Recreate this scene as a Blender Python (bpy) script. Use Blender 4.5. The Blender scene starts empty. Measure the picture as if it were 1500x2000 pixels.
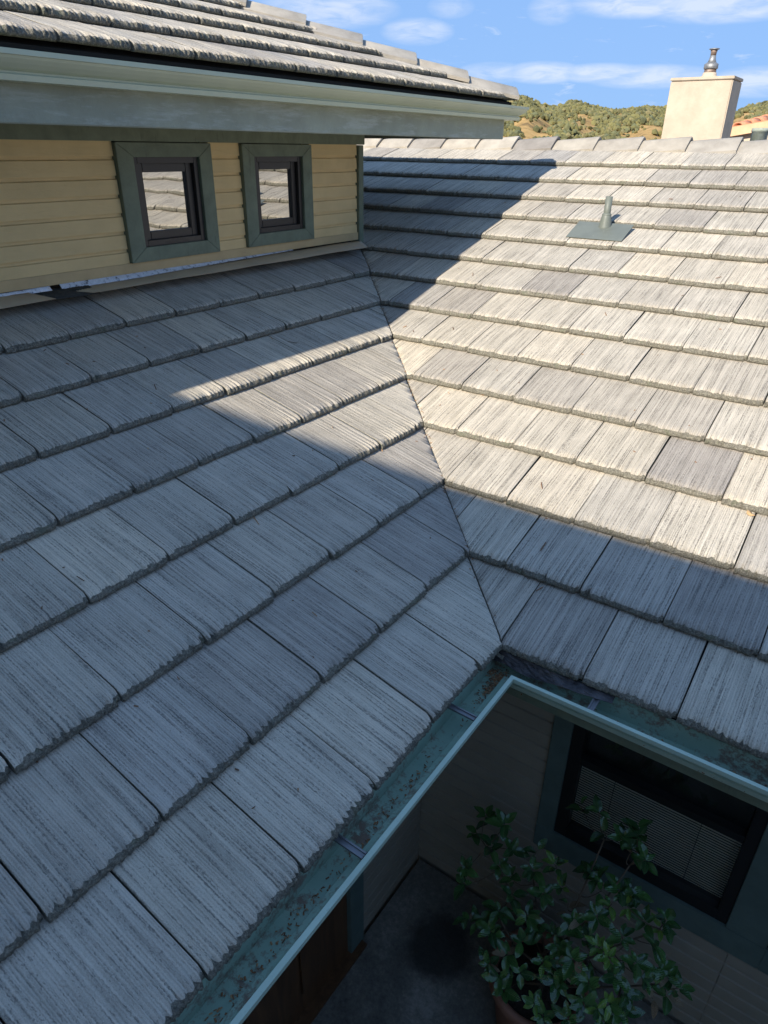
import bpy, bmesh, math, random
import numpy as np
from mathutils import Vector, Matrix

random.seed(7)
rng = np.random.default_rng(7)
scene = bpy.context.scene
COL = scene.collection

# ------------------------------------------------------------------ camera
CAM = Vector((0.79665, -1.89403, 1.62485))
RIGHT = Vector((0.8158344, 0.5781679, 0.0116663))
UP = Vector((-0.2802720, 0.3776757, 0.8825014))
FWD = Vector((-0.5058279, 0.7232447, -0.4701651))
FPX = 1341.0
cam_d = bpy.data.cameras.new("camera")
cam = bpy.data.objects.new("camera", cam_d)
COL.objects.link(cam)
cam.matrix_world = Matrix(((RIGHT.x, UP.x, -FWD.x, CAM.x), (RIGHT.y, UP.y, -FWD.y, CAM.y),
                           (RIGHT.z, UP.z, -FWD.z, CAM.z), (0, 0, 0, 1)))
cam_d.sensor_fit = 'HORIZONTAL'
cam_d.sensor_width = 36.0
cam_d.lens = 36.0 * FPX / 1500.0
cam_d.clip_start = 0.05
cam_d.clip_end = 6000
scene.camera = cam


def ray(px, py):                       # direction through a pixel of the 1500 x 2000 photograph
    return RIGHT * ((px - 750) / FPX) + UP * ((1000 - py) / FPX) + FWD


def at(px, py, axis, v):               # where that direction meets a plane of the place
    d = ray(px, py)
    return CAM + d * ((v - CAM[axis]) / d[axis])


def inframe(p, m=40):
    q = Vector(p) - CAM
    z = q.dot(FWD)
    if z < 0.05:
        return False
    u = 750 + FPX * q.dot(RIGHT) / z
    v = 1000 - FPX * q.dot(UP) / z
    return -m < u < 1500 + m and -m < v < 2000 + m


# ------------------------------------------------------------------ sky, sun, exposure
SUN = Vector((-0.0693, -1.61, 1.0)).normalized()
ELEV = math.asin(SUN.z)
world = bpy.data.worlds.new("World")
scene.world = world
world.use_nodes = True
SKY_STRENGTH = 0.15


def build_world():
    nt = world.node_tree
    N, K = nt.nodes, nt.links
    N.clear()
    out = N.new('ShaderNodeOutputWorld')
    bg = N.new('ShaderNodeBackground')
    bg.inputs['Strength'].default_value = SKY_STRENGTH
    sky = N.new('ShaderNodeTexSky')
    sky.sky_type = 'NISHITA'
    sky.sun_disc = False
    sky.sun_elevation = ELEV
    sky.sun_rotation = math.pi + 0.043
    sky.altitude = 300
    sky.air_density = 1.0
    sky.dust_density = 0.4
    sky.ozone_density = 2.2
    tc = N.new('ShaderNodeTexCoord')
    sep = N.new('ShaderNodeSeparateXYZ')
    K.new(tc.outputs['Generated'], sep.inputs[0])

    def m(op, a, b=None):
        n = N.new('ShaderNodeMath')
        n.operation = op
        for i, v in enumerate((a, b)):
            if v is None:
                continue
            if isinstance(v, (int, float)):
                n.inputs[i].default_value = v
            else:
                K.new(v, n.inputs[i])
        return n.outputs[0]
    az = m('ARCTAN2', sep.outputs[0], sep.outputs[1])
    el = m('ARCSINE', sep.outputs[2])
    comb = N.new('ShaderNodeCombineXYZ')
    K.new(m('MULTIPLY', az, 9.0), comb.inputs[0])
    K.new(m('MULTIPLY', el, 38.0), comb.inputs[1])
    no = N.new('ShaderNodeTexNoise')
    no.inputs['Scale'].default_value = 2.4
    no.inputs['Detail'].default_value = 6
    no.inputs['Roughness'].default_value = 0.6
    no.inputs['Distortion'].default_value = 0.5
    K.new(comb.outputs[0], no.inputs['Vector'])
    tot = m('MULTIPLY', m('MAXIMUM', m('SUBTRACT', no.outputs['Fac'], 0.60), 0.0), 1.9)
    for (px, py, w, h, s) in ((815, 62, 62, 20, .75), (640, 18, 120, 28, .8), (880, 14, 40, 16, .4), (1080, 18, 42, 22, .5),
                              (1265, 4, 130, 22, .95), (1420, 14, 120, 22, .85), (965, 142, 65, 16, .6),
                              (1060, 142, 70, 17, .9), (1175, 143, 80, 15, .85), (1270, 150, 110, 18, .8),
                              (1480, 160, 80, 22, .9)):
        d = ray(px, py).normalized()
        a0 = math.atan2(d.x, d.y)
        e0 = math.asin(d.z)
        wa, we = w / 1500.0, h / 1500.0
        da = m('MULTIPLY', m('SUBTRACT', az, a0), 1 / wa)
        de = m('MULTIPLY', m('SUBTRACT', el, e0), 1 / we)
        r2 = m('ADD', m('MULTIPLY', da, da), m('MULTIPLY', de, de))
        fall = m('MAXIMUM', m('SUBTRACT', 1.25, r2), 0.0)
        k = m('MULTIPLY', fall, m('MULTIPLY', m('MAXIMUM', m('SUBTRACT', no.outputs['Fac'], 0.22), 0.0), s * 1.5))
        tot = m('MAXIMUM', tot, k)
    tot = m('MINIMUM', tot, 0.52)
    mix = N.new('ShaderNodeMix')
    mix.data_type = 'RGBA'
    K.new(tot, mix.inputs['Factor'])
    tint = N.new('ShaderNodeMix')
    tint.data_type = 'RGBA'
    tint.blend_type = 'MULTIPLY'
    tint.inputs['Factor'].default_value = 1.0
    tint.inputs[7].default_value = (.51, .85, 1.47, 1)
    gam = N.new('ShaderNodeGamma')
    gam.inputs[1].default_value = 0.15
    K.new(sky.outputs[0], gam.inputs[0])
    K.new(gam.outputs[0], tint.inputs[6])
    K.new(tint.outputs[2], mix.inputs[6])
    mix.inputs[7].default_value = (2.15, 2.17, 2.22, 1)
    K.new(mix.outputs[2], bg.inputs['Color'])
    K.new(bg.outputs[0], out.inputs['Surface'])


build_world()
sun_d = bpy.data.lights.new("sun", 'SUN')
sun_d.energy = 2.45
sun_d.angle = math.radians(0.53)
sun_d.color = (1.0, 0.92, 0.79)
sun = bpy.data.objects.new("sun", sun_d)
COL.objects.link(sun)
sun.rotation_euler = (-SUN).to_track_quat('-Z', 'Y').to_euler()
sun.location = (0, -20, 20)
vs = scene.view_settings
vs.view_transform = 'Standard'
vs.look = 'None'
vs.exposure = 1.7
vs.gamma = 1.0
vs.use_curve_mapping = False

# ------------------------------------------------------------------ measures (metres)
EXP = 0.343                        # tile exposure up the slope
TH = math.radians(19.624)
CT, ST, TP = math.cos(TH), math.sin(TH), math.tan(TH)
D = EXP * CT                       # course spacing in plan
TW = 0.31253                       # tile spacing
TT = 0.036                         # nose height
WX = -2.587                        # plane of the upper wall
OW = 0.69                          # how far the courtyard walls stand back from the eave
FLOOR = -2.55
COURT_E = 4.0                      # eave of the unseen wing added to darken the courtyard
RIDGE_Y = 4.66

# ------------------------------------------------------------------ helpers
WM = {}


def link(o, parent=None, M=None):
    M = M if M is not None else Matrix()
    COL.objects.link(o)
    WM[o] = M
    if parent is not None:
        o.parent = parent
        o.matrix_basis = WM[parent].inverted() @ M
    else:
        o.matrix_basis = M
    return o


def empty(name, loc, label=None, cat=None, group=None):
    o = bpy.data.objects.new(name, None)
    o.empty_display_size = 0.2
    link(o, None, Matrix.Translation(loc))
    if label:
        tag(o, label, cat, group)
    return o


def tag(o, label=None, cat=None, group=None, kind=None):
    if label:
        o['label'] = label
    if cat:
        o['category'] = cat
    if group:
        o['group'] = group
    if kind:
        o['kind'] = kind
    return o


def mesh_from(name, verts, faces, mat, smooth=False):
    me = bpy.data.meshes.new(name)
    me.from_pydata([tuple(v) for v in verts], [], [tuple(f) for f in faces])
    if mat:
        me.materials.append(mat)
    if smooth:
        me.polygons.foreach_set('use_smooth', [True] * len(me.polygons))
    me.update()
    return me


def obj(name, me, parent=None, M=None):
    return link(bpy.data.objects.new(name, me), parent, M)


class MB:
    def __init__(s):
        s.v = []
        s.f = []

    def add(s, verts, faces):
        n = len(s.v)
        s.v += [tuple(v) for v in verts]
        s.f += [tuple(i + n for i in f) for f in faces]
        return s

    def box(s, a, b):
        x0, y0, z0 = (min(a[i], b[i]) for i in range(3))
        x1, y1, z1 = (max(a[i], b[i]) for i in range(3))
        return s.add([(x0, y0, z0), (x1, y0, z0), (x1, y1, z0), (x0, y1, z0), (x0, y0, z1), (x1, y0, z1), (x1, y1, z1), (x0, y1, z1)],
                     [(0, 3, 2, 1), (4, 5, 6, 7), (0, 1, 5, 4), (1, 2, 6, 5), (2, 3, 7, 6), (3, 0, 4, 7)])

    def prism(s, prof, a, b):
        """closed profile (list of 3-D points) swept from offset a to offset b"""
        n = len(prof)
        v = [Vector(p) + Vector(a) for p in prof] + [Vector(p) + Vector(b) for p in prof]
        f = [(i, (i + 1) % n, n + (i + 1) % n, n + i) for i in range(n)]
        f += [tuple(range(n))[::-1], tuple(range(n, 2 * n))]
        return s.add(v, f)

    def lathe(s, c, prof, n=24, cap=True):
        """profile (radius, z) round a vertical axis through c"""
        v = []
        for r, z in prof:
            for k in range(n):
                a = 2 * math.pi * k / n
                v.append((c[0] + r * math.cos(a), c[1] + r * math.sin(a), c[2] + z))
        f = []
        for i in range(len(prof) - 1):
            for k in range(n):
                f.append((i * n + k, i * n + (k + 1) % n, (i + 1) * n + (k + 1) % n, (i + 1) * n + k))
        if cap:
            f.append(tuple(range(n))[::-1])
            f.append(tuple(range((len(prof) - 1) * n, len(prof) * n)))
        return s.add(v, f)

    def tube(s, pts, radii, n=6):
        v, f = [], []
        pts = [Vector(p) for p in pts]
        for i, p in enumerate(pts):
            t = (pts[min(i + 1, len(pts) - 1)] - pts[max(i - 1, 0)]).normalized()
            a = t.orthogonal().normalized()
            b = t.cross(a)
            for k in range(n):
                w = 2 * math.pi * k / n
                v.append(p + (a * math.cos(w) + b * math.sin(w)) * radii[i])
        for i in range(len(pts) - 1):
            for k in range(n):
                f.append((i * n + k, i * n + (k + 1) % n, (i + 1) * n + (k + 1) % n, (i + 1) * n + k))
        f.append(tuple(range(n))[::-1])
        f.append(tuple(range((len(pts) - 1) * n, len(pts) * n)))
        return s.add(v, f)

    def build(s, name, mat, parent=None, M=None, smooth=False, bevel=0.0):
        me = mesh_from(name, s.v, s.f, mat, smooth)
        if bevel:
            bm = bmesh.new()
            bm.from_mesh(me)
            bmesh.ops.recalc_face_normals(bm, faces=bm.faces)
            es = [e for e in bm.edges if len(e.link_faces) == 2 and e.calc_face_angle(0) > 0.5]
            bmesh.ops.bevel(bm, geom=es, offset=bevel, segments=2, affect='EDGES', clamp_overlap=True)
            bm.to_mesh(me)
            bm.free()
        else:
            bm = bmesh.new()
            bm.from_mesh(me)
            bmesh.ops.recalc_face_normals(bm, faces=bm.faces)
            bm.to_mesh(me)
            bm.free()
        return obj(name, me, parent, M)


# ------------------------------------------------------------------ materials
class Mat:
    def __init__(s, name, rough=0.6, metal=0.0, spec=0.5):
        s.m = bpy.data.materials.new(name)
        s.m.use_nodes = True
        s.nt = s.m.node_tree
        s.N, s.K = s.nt.nodes, s.nt.links
        s.b = s.N['Principled BSDF']
        s.b.inputs['Roughness'].default_value = rough
        s.b.inputs['Metallic'].default_value = metal
        s.b.inputs['Specular IOR Level'].default_value = spec
        s._co = None

    def coord(s, kind='Object', rand=False):
        tc = s.N.new('ShaderNodeTexCoord')
        o = tc.outputs[kind]
        if rand:
            oi = s.N.new('ShaderNodeObjectInfo')
            va = s.N.new('ShaderNodeVectorMath')
            va.operation = 'MULTIPLY'
            cx = s.N.new('ShaderNodeCombineXYZ')
            for i in range(3):
                s.K.new(oi.outputs['Random'], cx.inputs[i])
            s.K.new(cx.outputs[0], va.inputs[0])
            va.inputs[1].default_value = (37.0, 71.0, 13.0)
            vb = s.N.new('ShaderNodeVectorMath')
            vb.operation = 'ADD'
            s.K.new(o, vb.inputs[0])
            s.K.new(va.outputs[0], vb.inputs[1])
            o = vb.outputs[0]
        return o

    def scale(s, co, v):
        n = s.N.new('ShaderNodeVectorMath')
        n.operation = 'MULTIPLY'
        s.K.new(co, n.inputs[0])
        n.inputs[1].default_value = v
        return n.outputs[0]

    def noise(s, co, sc=1.0, det=4, rough=0.6, dist=0.0):
        n = s.N.new('ShaderNodeTexNoise')
        n.inputs['Scale'].default_value = sc
        n.inputs['Detail'].default_value = det
        n.inputs['Roughness'].default_value = rough
        n.inputs['Distortion'].default_value = dist
        s.K.new(co, n.inputs['Vector'])
        return n.outputs['Fac']

    def vor(s, co, sc=1.0, out='Distance'):
        n = s.N.new('ShaderNodeTexVoronoi')
        n.inputs['Scale'].default_value = sc
        s.K.new(co, n.inputs['Vector'])
        return n.outputs[out]

    def math(s, op, a, b=None, clamp=False):
        n = s.N.new('ShaderNodeMath')
        n.operation = op
        n.use_clamp = clamp
        for i, v in enumerate((a, b)):
            if v is None:
                continue
            if isinstance(v, (int, float)):
                n.inputs[i].default_value = v
            else:
                s.K.new(v, n.inputs[i])
        return n.outputs[0]

    def ramp(s, f, stops):
        n = s.N.new('ShaderNodeValToRGB')
        e = n.color_ramp.elements
        while len(e) < len(stops):
            e.new(0.5)
        for i, (p, c) in enumerate(stops):
            e[i].position = p
            e[i].color = (*c, 1) if len(c) == 3 else c
        s.K.new(f, n.inputs[0])
        return n.outputs[0]

    def mix(s, f, a, b, mode='MIX'):
        n = s.N.new('ShaderNodeMix')
        n.data_type = 'RGBA'
        n.blend_type = mode
        if isinstance(f, (int, float)):
            n.inputs[0].default_value = f
        else:
            s.K.new(f, n.inputs[0])
        for i, v in ((6, a), (7, b)):
            if isinstance(v, tuple):
                n.inputs[i].default_value = (*v, 1)
            else:
                s.K.new(v, n.inputs[i])
        return n.outputs[2]

    def col(s, c):
        if isinstance(c, tuple):
            s.b.inputs['Base Color'].default_value = (*c, 1)
        else:
            s.K.new(c, s.b.inputs['Base Color'])
        return s

    def rough(s, f):
        s.K.new(f, s.b.inputs['Roughness'])

    def bump(s, h, dist=0.002, strength=1.0, prev=None):
        n = s.N.new('ShaderNodeBump')
        n.inputs['Strength'].default_value = strength
        n.inputs['Distance'].default_value = dist
        s.K.new(h, n.inputs['Height'])
        if prev is not None:
            s.K.new(prev, n.inputs['Normal'])
        s.K.new(n.outputs[0], s.b.inputs['Normal'])
        return n.outputs[0]

    def objrand(s):
        return s.N.new('ShaderNodeObjectInfo').outputs['Random']

    def island(s):
        return s.N.new('ShaderNodeNewGeometry').outputs['Random Per Island']


MT = {}


def make_mats():
    # ---- combed concrete roof tile
    def tile(name, cap=False):
        t = Mat(name, 0.85, 0, 0.25)
        co = t.coord('Object', True)
        wob = t.noise(co, 150, 2, .6)
        wv = t.N.new('ShaderNodeVectorMath')
        wv.operation = 'ADD'
        wc = t.N.new('ShaderNodeCombineXYZ')
        t.K.new(t.math('MULTIPLY', t.math('SUBTRACT', wob, .5), .006), wc.inputs[0])
        t.K.new(co, wv.inputs[0])
        t.K.new(wc.outputs[0], wv.inputs[1])
        broad = t.noise(t.scale(wv.outputs[0], (58, 1.5, 3)), 1, 3, 0.6, 0.1)
        fine = t.noise(t.scale(wv.outputs[0], (185, 1.6, 30)), 1, 2, 0.6, 0.1)
        grain = t.noise(co, 380, 3, 0.8)
        sxy = t.N.new('ShaderNodeSeparateXYZ')
        t.K.new(wv.outputs[0], sxy.inputs[0])
        slow = t.noise(t.scale(co, (30, 1.0, 5)), 1, 2, .5)
        comb = t.math('ADD', t.math('MULTIPLY', t.math('SINE', t.math('ADD', t.math('MULTIPLY', sxy.outputs[0], 2 * math.pi / .0080), t.math('MULTIPLY', slow, 14))), .5), .5)
        patch = t.noise(co, 7, 3, 0.6)
        speck = t.noise(t.scale(co, (1.0, .55, 1.0)), 190, 2, 0.65)
        if cap:
            f = t.math('ADD', t.math('MULTIPLY', patch, .6), t.math('MULTIPLY', grain, .45))
        else:
            f = t.math('ADD', t.math('ADD', t.math('MULTIPLY', broad, .40), t.math('ADD', t.math('MULTIPLY', fine, .42), t.math('MULTIPLY', comb, .10))),
                       t.math('MULTIPLY', grain, .46))
            f = t.math('ADD', f, t.math('MULTIPLY', t.math('SUBTRACT', patch, .5), .25))
            f = t.math('SUBTRACT', f, 0.22)
        lo, hi = ((.27, .245, .21), (.45, .415, .36)) if cap else ((.33, .300, .252), (.66, .60, .505))
        c = t.ramp(f, [(.30, lo), (.62, hi)])
        r = t.objrand()
        shade = t.ramp(r, [(0.0, (.66, .655, .68)), (.14, (.80, .79, .79)), (.35, (.97, .95, .91)), (.55, (.88, .88, .885)), (.75, (1.10, 1.06, .99)), (.9, (1.0, .99, .97)), (1.0, (.75, .76, .80))])
        c = t.mix(1.0, c, shade, 'MULTIPLY')
        if not cap:
            pit = t.math('MULTIPLY', t.math('SUBTRACT', .455, t.math('ADD', t.math('MULTIPLY', speck, .42), t.math('MULTIPLY', fine, .58))), 14, True)
            c = t.mix(t.math('MULTIPLY', pit, .60), c, (.10, .092, .082))  # real pits, with groove shade painted darker into the colour
            pale_fleck = t.math('MULTIPLY', t.math('SUBTRACT', t.noise(co, 300, 1, .5), .74), 20, True)
            c = t.mix(t.math('MULTIPLY', pale_fleck, .5), c, (.8, .78, .74))  # random pale flecks in the concrete colour
        # lichen and dust with a shape of its own
        li = t.math('GREATER_THAN', t.noise(co, 55, 2, 0.5), .735)
        c = t.mix(t.math('MULTIPLY', li, .35), c, (.44, .43, .34))
        t.col(c)
        n1 = t.bump(t.math('ADD', t.math('ADD', t.math('MULTIPLY', fine, .7), t.math('MULTIPLY', broad, .8)), t.math('MULTIPLY', comb, .30)), 0.0026 if not cap else 0.0005, 1.0)
        t.bump(t.math('ADD', grain, t.math('MULTIPLY', speck, 1.4)), 0.0026, 1.0, n1)
        return t.m
    MT['tile'] = tile('combed_concrete_tile')
    MT['cap'] = tile('smooth_concrete_cap', True)
    # the raw broken nose of a tile: coarse aggregate, darkened further to paint its shade
    t = Mat('tile_nose_concrete', .95, 0, .2)
    co = t.coord('Object', True)
    g = t.noise(co, 150, 5, .8)
    c = t.ramp(g, [(.3, (.075, .07, .058)), (.5, (.215, .20, .16)), (.7, (.44, .41, .33))])
    mossy = t.noise(co, 14, 3, .6)
    c = t.mix(t.math('MULTIPLY', t.math('GREATER_THAN', mossy, .62), .35), c, (.17, .19, .12))
    t.col(c)
    t.bump(t.math('ADD', g, t.noise(co, 90, 3, .7)), .009, 1.0)
    MT['nose'] = t.m

    t = Mat('underlay', .9)
    t.col((.022, .022, .024))
    MT['under'] = t.m

    def paint(name, base, var=.12, rough=.55, scale=6, streak=False, wear=None, spec=.4, bump=.0006):
        t = Mat(name, rough, 0, spec)
        co = t.coord('Object')
        n = t.noise(co, scale, 5, .65)
        lo = tuple(x * (1 - var) for x in base)
        hi = tuple(min(1, x * (1 + var)) for x in base)
        c = t.ramp(n, [(.3, lo), (.7, hi)])
        if wear:
            w = t.noise(t.scale(co, wear[1]), 1, 6, .7)
            c = t.mix(t.math('MULTIPLY', t.math('SUBTRACT', w, wear[2]), wear[3], True), c, wear[0])
        t.col(c)
        t.bump(t.noise(co, 90, 4, .7), bump, 1)
        return t
    # gutter enamel: one sage paint, tinted warm above and cool below for the light
    MT['gutter'] = paint('sage_enamel_warm_light', (.45, .495, .36), .06, .32, 3, spec=.5, bump=.0002).m
    MT['gutter_low'] = paint('sage_enamel_cool_light', (.36, .46, .37), .08, .34, 5, wear=((.16, .24, .21), (40, 40, 40), .62, 5), spec=.5, bump=.0004).m
    t = paint('gutter_inside', (.16, .31, .30), .10, .38, 5, spec=.5, bump=.0003)
    co = t.coord('Object')
    d1 = t.noise(co, 42, 5, .75)
    d2 = t.noise(co, 6, 3, .6)
    f = t.math('MULTIPLY', t.math('SUBTRACT', t.math('ADD', t.math('MULTIPLY', d1, .7), t.math('MULTIPLY', d2, .5)), .60), 9, True)
    base = t.ramp(d2, [(.3, (.21, .33, .26)), (.7, (.31, .42, .33))])
    t.col(t.mix(f, base, t.ramp(d1, [(.4, (.12, .085, .06)), (.8, (.24, .18, .14))])))
    MT['gutter_in'] = t.m
    # fascia: weathered sage over grey
    t = paint('weathered_fascia_paint', (.27, .30, .24), .16, .62, 4, wear=((.40, .44, .41), (16, 3.5, 22), .50, 4.0), bump=.002)
    MT['fascia'] = t.m
    MT['trim'] = paint('green_trim_paint', (.155, .185, .128), .2, .6, 9, wear=((.05, .06, .045), (26, 26, 5), .60, 4.0), bump=.0012).m
    MT['dark_trim'] = paint('courtyard_trim_paint', (.11, .155, .135), .15, .6, 8, bump=.0008).m

    def siding(name, base, grainv):
        t = Mat(name, .62, 0, .35)
        co = t.coord('Object', True)
        g = t.noise(t.scale(co, grainv), 1, 5, .65, 1.6)
        n = t.noise(co, 3.5, 4, .6)
        c = t.ramp(n, [(.25, tuple(x * .86 for x in base)), (.75, tuple(x * 1.08 for x in base))])
        dirt = t.noise(co, 60, 4, .7)
        c = t.mix(t.math('MULTIPLY', t.math('GREATER_THAN', dirt, .73), .5), c, tuple(x * .45 for x in base))
        t.col(c)
        n1 = t.bump(g, .0032, 1.0)
        t.bump(t.noise(co, 120, 3, .6), .0006, 1, n1)
        return t.m
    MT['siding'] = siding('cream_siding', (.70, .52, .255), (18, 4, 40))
    MT['siding_low'] = siding('shade_darkened_siding', (.33, .292, .225), (5, 5, 40))  # same cream boards, colour darkened for the courtyard's shade
    MT['skirt'] = paint('cream_skirt_paint', (.50, .37, .19), .12, .6, 5, wear=((.18, .14, .09), (16, 16, 60), .64, 6), bump=.0010).m
    MT['tan_flashing'] = paint('tan_flashing_paint', (.40, .30, .185), .1, .5, 4, wear=((.13, .10, .07), (7, 7, 7), .66, 8), bump=.0008).m
    t = Mat('silver_tape', .45, .15)
    co = t.coord('Object')
    n = t.noise(co, 38, 5, .75)
    t.col(t.ramp(n, [(.36, (.10, .10, .11)), (.46, (.62, .64, .68)), (.8, (.86, .88, .92))]))
    t.bump(n, .003, 1)
    MT['silver'] = t.m
    t = Mat('bitumen_patch', .75)
    co = t.coord('Object')
    n = t.noise(co, 30, 5, .75)
    t.col(t.ramp(n, [(.4, (.018, .017, .015)), (.66, (.05, .045, .032)), (.74, (.5, .52, .55))]))
    t.bump(n, .004, 1)
    MT['bitumen'] = t.m

    MT['bronze'] = paint('bronze_window_frame', (.030, .026, .024), .15, .42, 8, spec=.5, bump=.0003).m
    MT['black_frame'] = paint('black_window_frame', (.012, .012, .012), .15, .4, 8, spec=.5, bump=.0003).m
    # upper panes: coated glass over a dark room
    t = Mat('coated_glass', .02)
    t.N.remove(t.b)
    out = [n for n in t.N if n.type == 'OUTPUT_MATERIAL'][0]
    gl = t.N.new('ShaderNodeBsdfGlossy')
    gl.inputs['Roughness'].default_value = .015
    gl.inputs['Color'].default_value = (.95, .95, .93, 1)
    df = t.N.new('ShaderNodeBsdfDiffuse')
    df.inputs['Color'].default_value = (.03, .03, .03, 1)
    mx = t.N.new('ShaderNodeMixShader')
    mx.inputs[0].default_value = .52
    t.K.new(df.outputs[0], mx.inputs[1])
    t.K.new(gl.outputs[0], mx.inputs[2])
    t.K.new(mx.outputs[0], out.inputs['Surface'])
    co = t.coord('Object')
    bp = t.N.new('ShaderNodeBump')
    bp.inputs['Distance'].default_value = .0007
    t.K.new(t.noise(co, 5, 1, .5), bp.inputs['Height'])
    t.K.new(bp.outputs[0], gl.inputs['Normal'])
    MT['coated_glass'] = t.m
    # courtyard pane: clear, you see the blind
    t = Mat('clear_glass', .02)
    t.N.remove(t.b)
    out = [n for n in t.N if n.type == 'OUTPUT_MATERIAL'][0]
    gl = t.N.new('ShaderNodeBsdfGlossy')
    gl.inputs['Roughness'].default_value = .03
    tr = t.N.new('ShaderNodeBsdfTransparent')
    tr.inputs['Color'].default_value = (.86, .88, .86, 1)
    fr = t.N.new('ShaderNodeLayerWeight')
    fr.inputs['Blend'].default_value = .5
    mx = t.N.new('ShaderNodeMixShader')
    t.K.new(t.math('ADD', t.math('MULTIPLY', t.math('POWER', fr.outputs['Facing'], 4.0), .6), .05, True), mx.inputs[0])
    t.K.new(tr.outputs[0], mx.inputs[1])
    t.K.new(gl.outputs[0], mx.inputs[2])
    t.K.new(mx.outputs[0], out.inputs['Surface'])
    MT['clear_glass'] = t.m
    t = Mat('pleated_blind', .8)
    co = t.coord('Object')
    n = t.noise(co, 6, 4, .6)
    t.col(t.ramp(n, [(.3, (.72, .67, .59)), (.7, (.85, .80, .72))]))
    MT['blind'] = t.m
    t = Mat('dark_room', .9)
    t.col((.03, .028, .026))
    MT['room'] = t.m
    t = Mat('stained_wood_door', .45)
    co = t.coord('Object')
    g = t.noise(t.scale(co, (20, 20, 2)), 1, 5, .6, 1.2)
    t.col(t.ramp(g, [(.3, (.07, .032, .014)), (.7, (.14, .066, .028))]))
    t.bump(g, .001, 1)
    MT['door'] = t.m

    t = Mat('galvanised_steel', .55, .55)
    co = t.coord('Object')
    n = t.noise(co, 30, 4, .6)
    t.col(t.ramp(n, [(.3, (.16, .165, .17)), (.7, (.34, .345, .35))]))
    MT['steel'] = t.m
    t = Mat('dull_strap_steel', .5, .6)
    t.col((.20, .20, .21))
    MT['strap'] = t.m
    t = Mat('rusty_steel', .6, .5)
    co = t.coord('Object')
    n = t.noise(co, 20, 4, .6)
    t.col(t.ramp(n, [(.35, (.16, .09, .055)), (.62, (.30, .24, .20))]))
    MT['rust'] = t.m
    t = Mat('crumpled_black_flashing', .4, .4)
    co = t.coord('Object')
    n = t.noise(co, 26, 5, .7)
    t.col(t.ramp(n, [(.4, (.035, .032, .036)), (.72, (.10, .095, .10)), (.8, (.4, .4, .42))]))
    t.bump(n, .006, 1)
    MT['crumple'] = t.m
    MT['vent'] = paint('grey_green_vent_paint', (.14, .155, .135), .12, .5, 9, wear=((.30, .30, .27), (20, 20, 20), .62, 5), bump=.0006).m
    # stucco
    t = Mat('cream_stucco', .9, 0, .2)
    co = t.coord('Object')
    a = t.noise(co, 4, 5, .65)
    b = t.noise(co, 70, 4, .7)
    c = t.ramp(a, [(.3, (.42, .345, .262)), (.55, (.49, .41, .315)), (.75, (.53, .455, .36))])
    st = t.noise(t.scale(co, (5, 5, 2.2)), 1, 5, .6)
    c = t.mix(t.math('MULTIPLY', t.math('SUBTRACT', st, .63), 4, True), c, (.50, .42, .34))
    t.col(c)
    t.bump(b, .004, 1)
    MT['stucco'] = t.m
    t = Mat('terracotta', .8)
    co = t.coord('Object', True)
    n = t.noise(co, 14, 4, .65)
    t.col(t.ramp(n, [(.3, (.42, .16, .08)), (.7, (.60, .28, .16))]))
    t.bump(n, .004, 1)
    MT['terracotta'] = t.m
    t = Mat('sunburnt_rake_mortar', .8)
    co = t.coord('Object')
    n = t.noise(t.scale(co, (3, 3, 3)), 1, 4, .65)
    t.col(t.ramp(n, [(.3, (.56, .33, .18)), (.7, (.66, .44, .27))]))
    MT['rake'] = t.m
    # courtyard concrete
    t = Mat('courtyard_concrete', .85, 0, .3)
    co = t.coord('Object')
    a = t.noise(co, 3.2, 6, .7)
    b = t.noise(co, 45, 5, .85)
    c = t.ramp(t.math('ADD', t.math('MULTIPLY', a, .6), t.math('MULTIPLY', b, .4)),
               [(.35, (.07, .066, .055)), (.52, (.18, .17, .142)), (.66, (.34, .32, .275))])
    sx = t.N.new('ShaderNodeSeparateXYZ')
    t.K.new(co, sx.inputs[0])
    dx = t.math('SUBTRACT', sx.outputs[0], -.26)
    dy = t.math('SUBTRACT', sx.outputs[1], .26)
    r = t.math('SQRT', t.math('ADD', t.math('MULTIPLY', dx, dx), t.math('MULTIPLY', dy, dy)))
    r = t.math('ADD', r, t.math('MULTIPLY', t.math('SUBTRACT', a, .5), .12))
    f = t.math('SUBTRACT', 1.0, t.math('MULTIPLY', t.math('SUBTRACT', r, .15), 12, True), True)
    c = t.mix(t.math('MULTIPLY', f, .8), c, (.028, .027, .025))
    t.col(c)
    t.bump(b, .003, 1)
    MT['concrete'] = t.m
    t = Mat('dry_ground', .95)
    co = t.coord('Object')
    n = t.noise(co, .08, 6, .7)
    t.col(t.ramp(n, [(.3, (.22, .16, .085)), (.7, (.40, .29, .15))]))
    MT['ground'] = t.m
    t = Mat('golden_hill_grass', .95, 0, .1)
    co = t.coord('Object')
    n = t.noise(co, .035, 6, .7)
    n2 = t.noise(co, .25, 4, .7)
    t.col(t.ramp(t.math('ADD', t.math('MULTIPLY', n, .6), t.math('MULTIPLY', n2, .4)),
                 [(.36, (.15, .105, .05)), (.5, (.42, .27, .105)), (.68, (.58, .40, .19))]))
    MT['hill'] = t.m
    t = Mat('hill_foliage', .9, 0, .1)
    i = t.island()
    c = t.ramp(i, [(0, (.085, .088, .045)), (.3, (.15, .14, .058)), (.6, (.21, .19, .075)), (.8, (.12, .135, .08)), (1, (.27, .22, .10))])
    co = t.coord('Object')
    c = t.mix(t.math('MULTIPLY', t.noise(co, 1.3, 3, .7), .35), c, (.07, .075, .04))
    t.col(c)
    MT['hilltree'] = t.m
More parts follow.
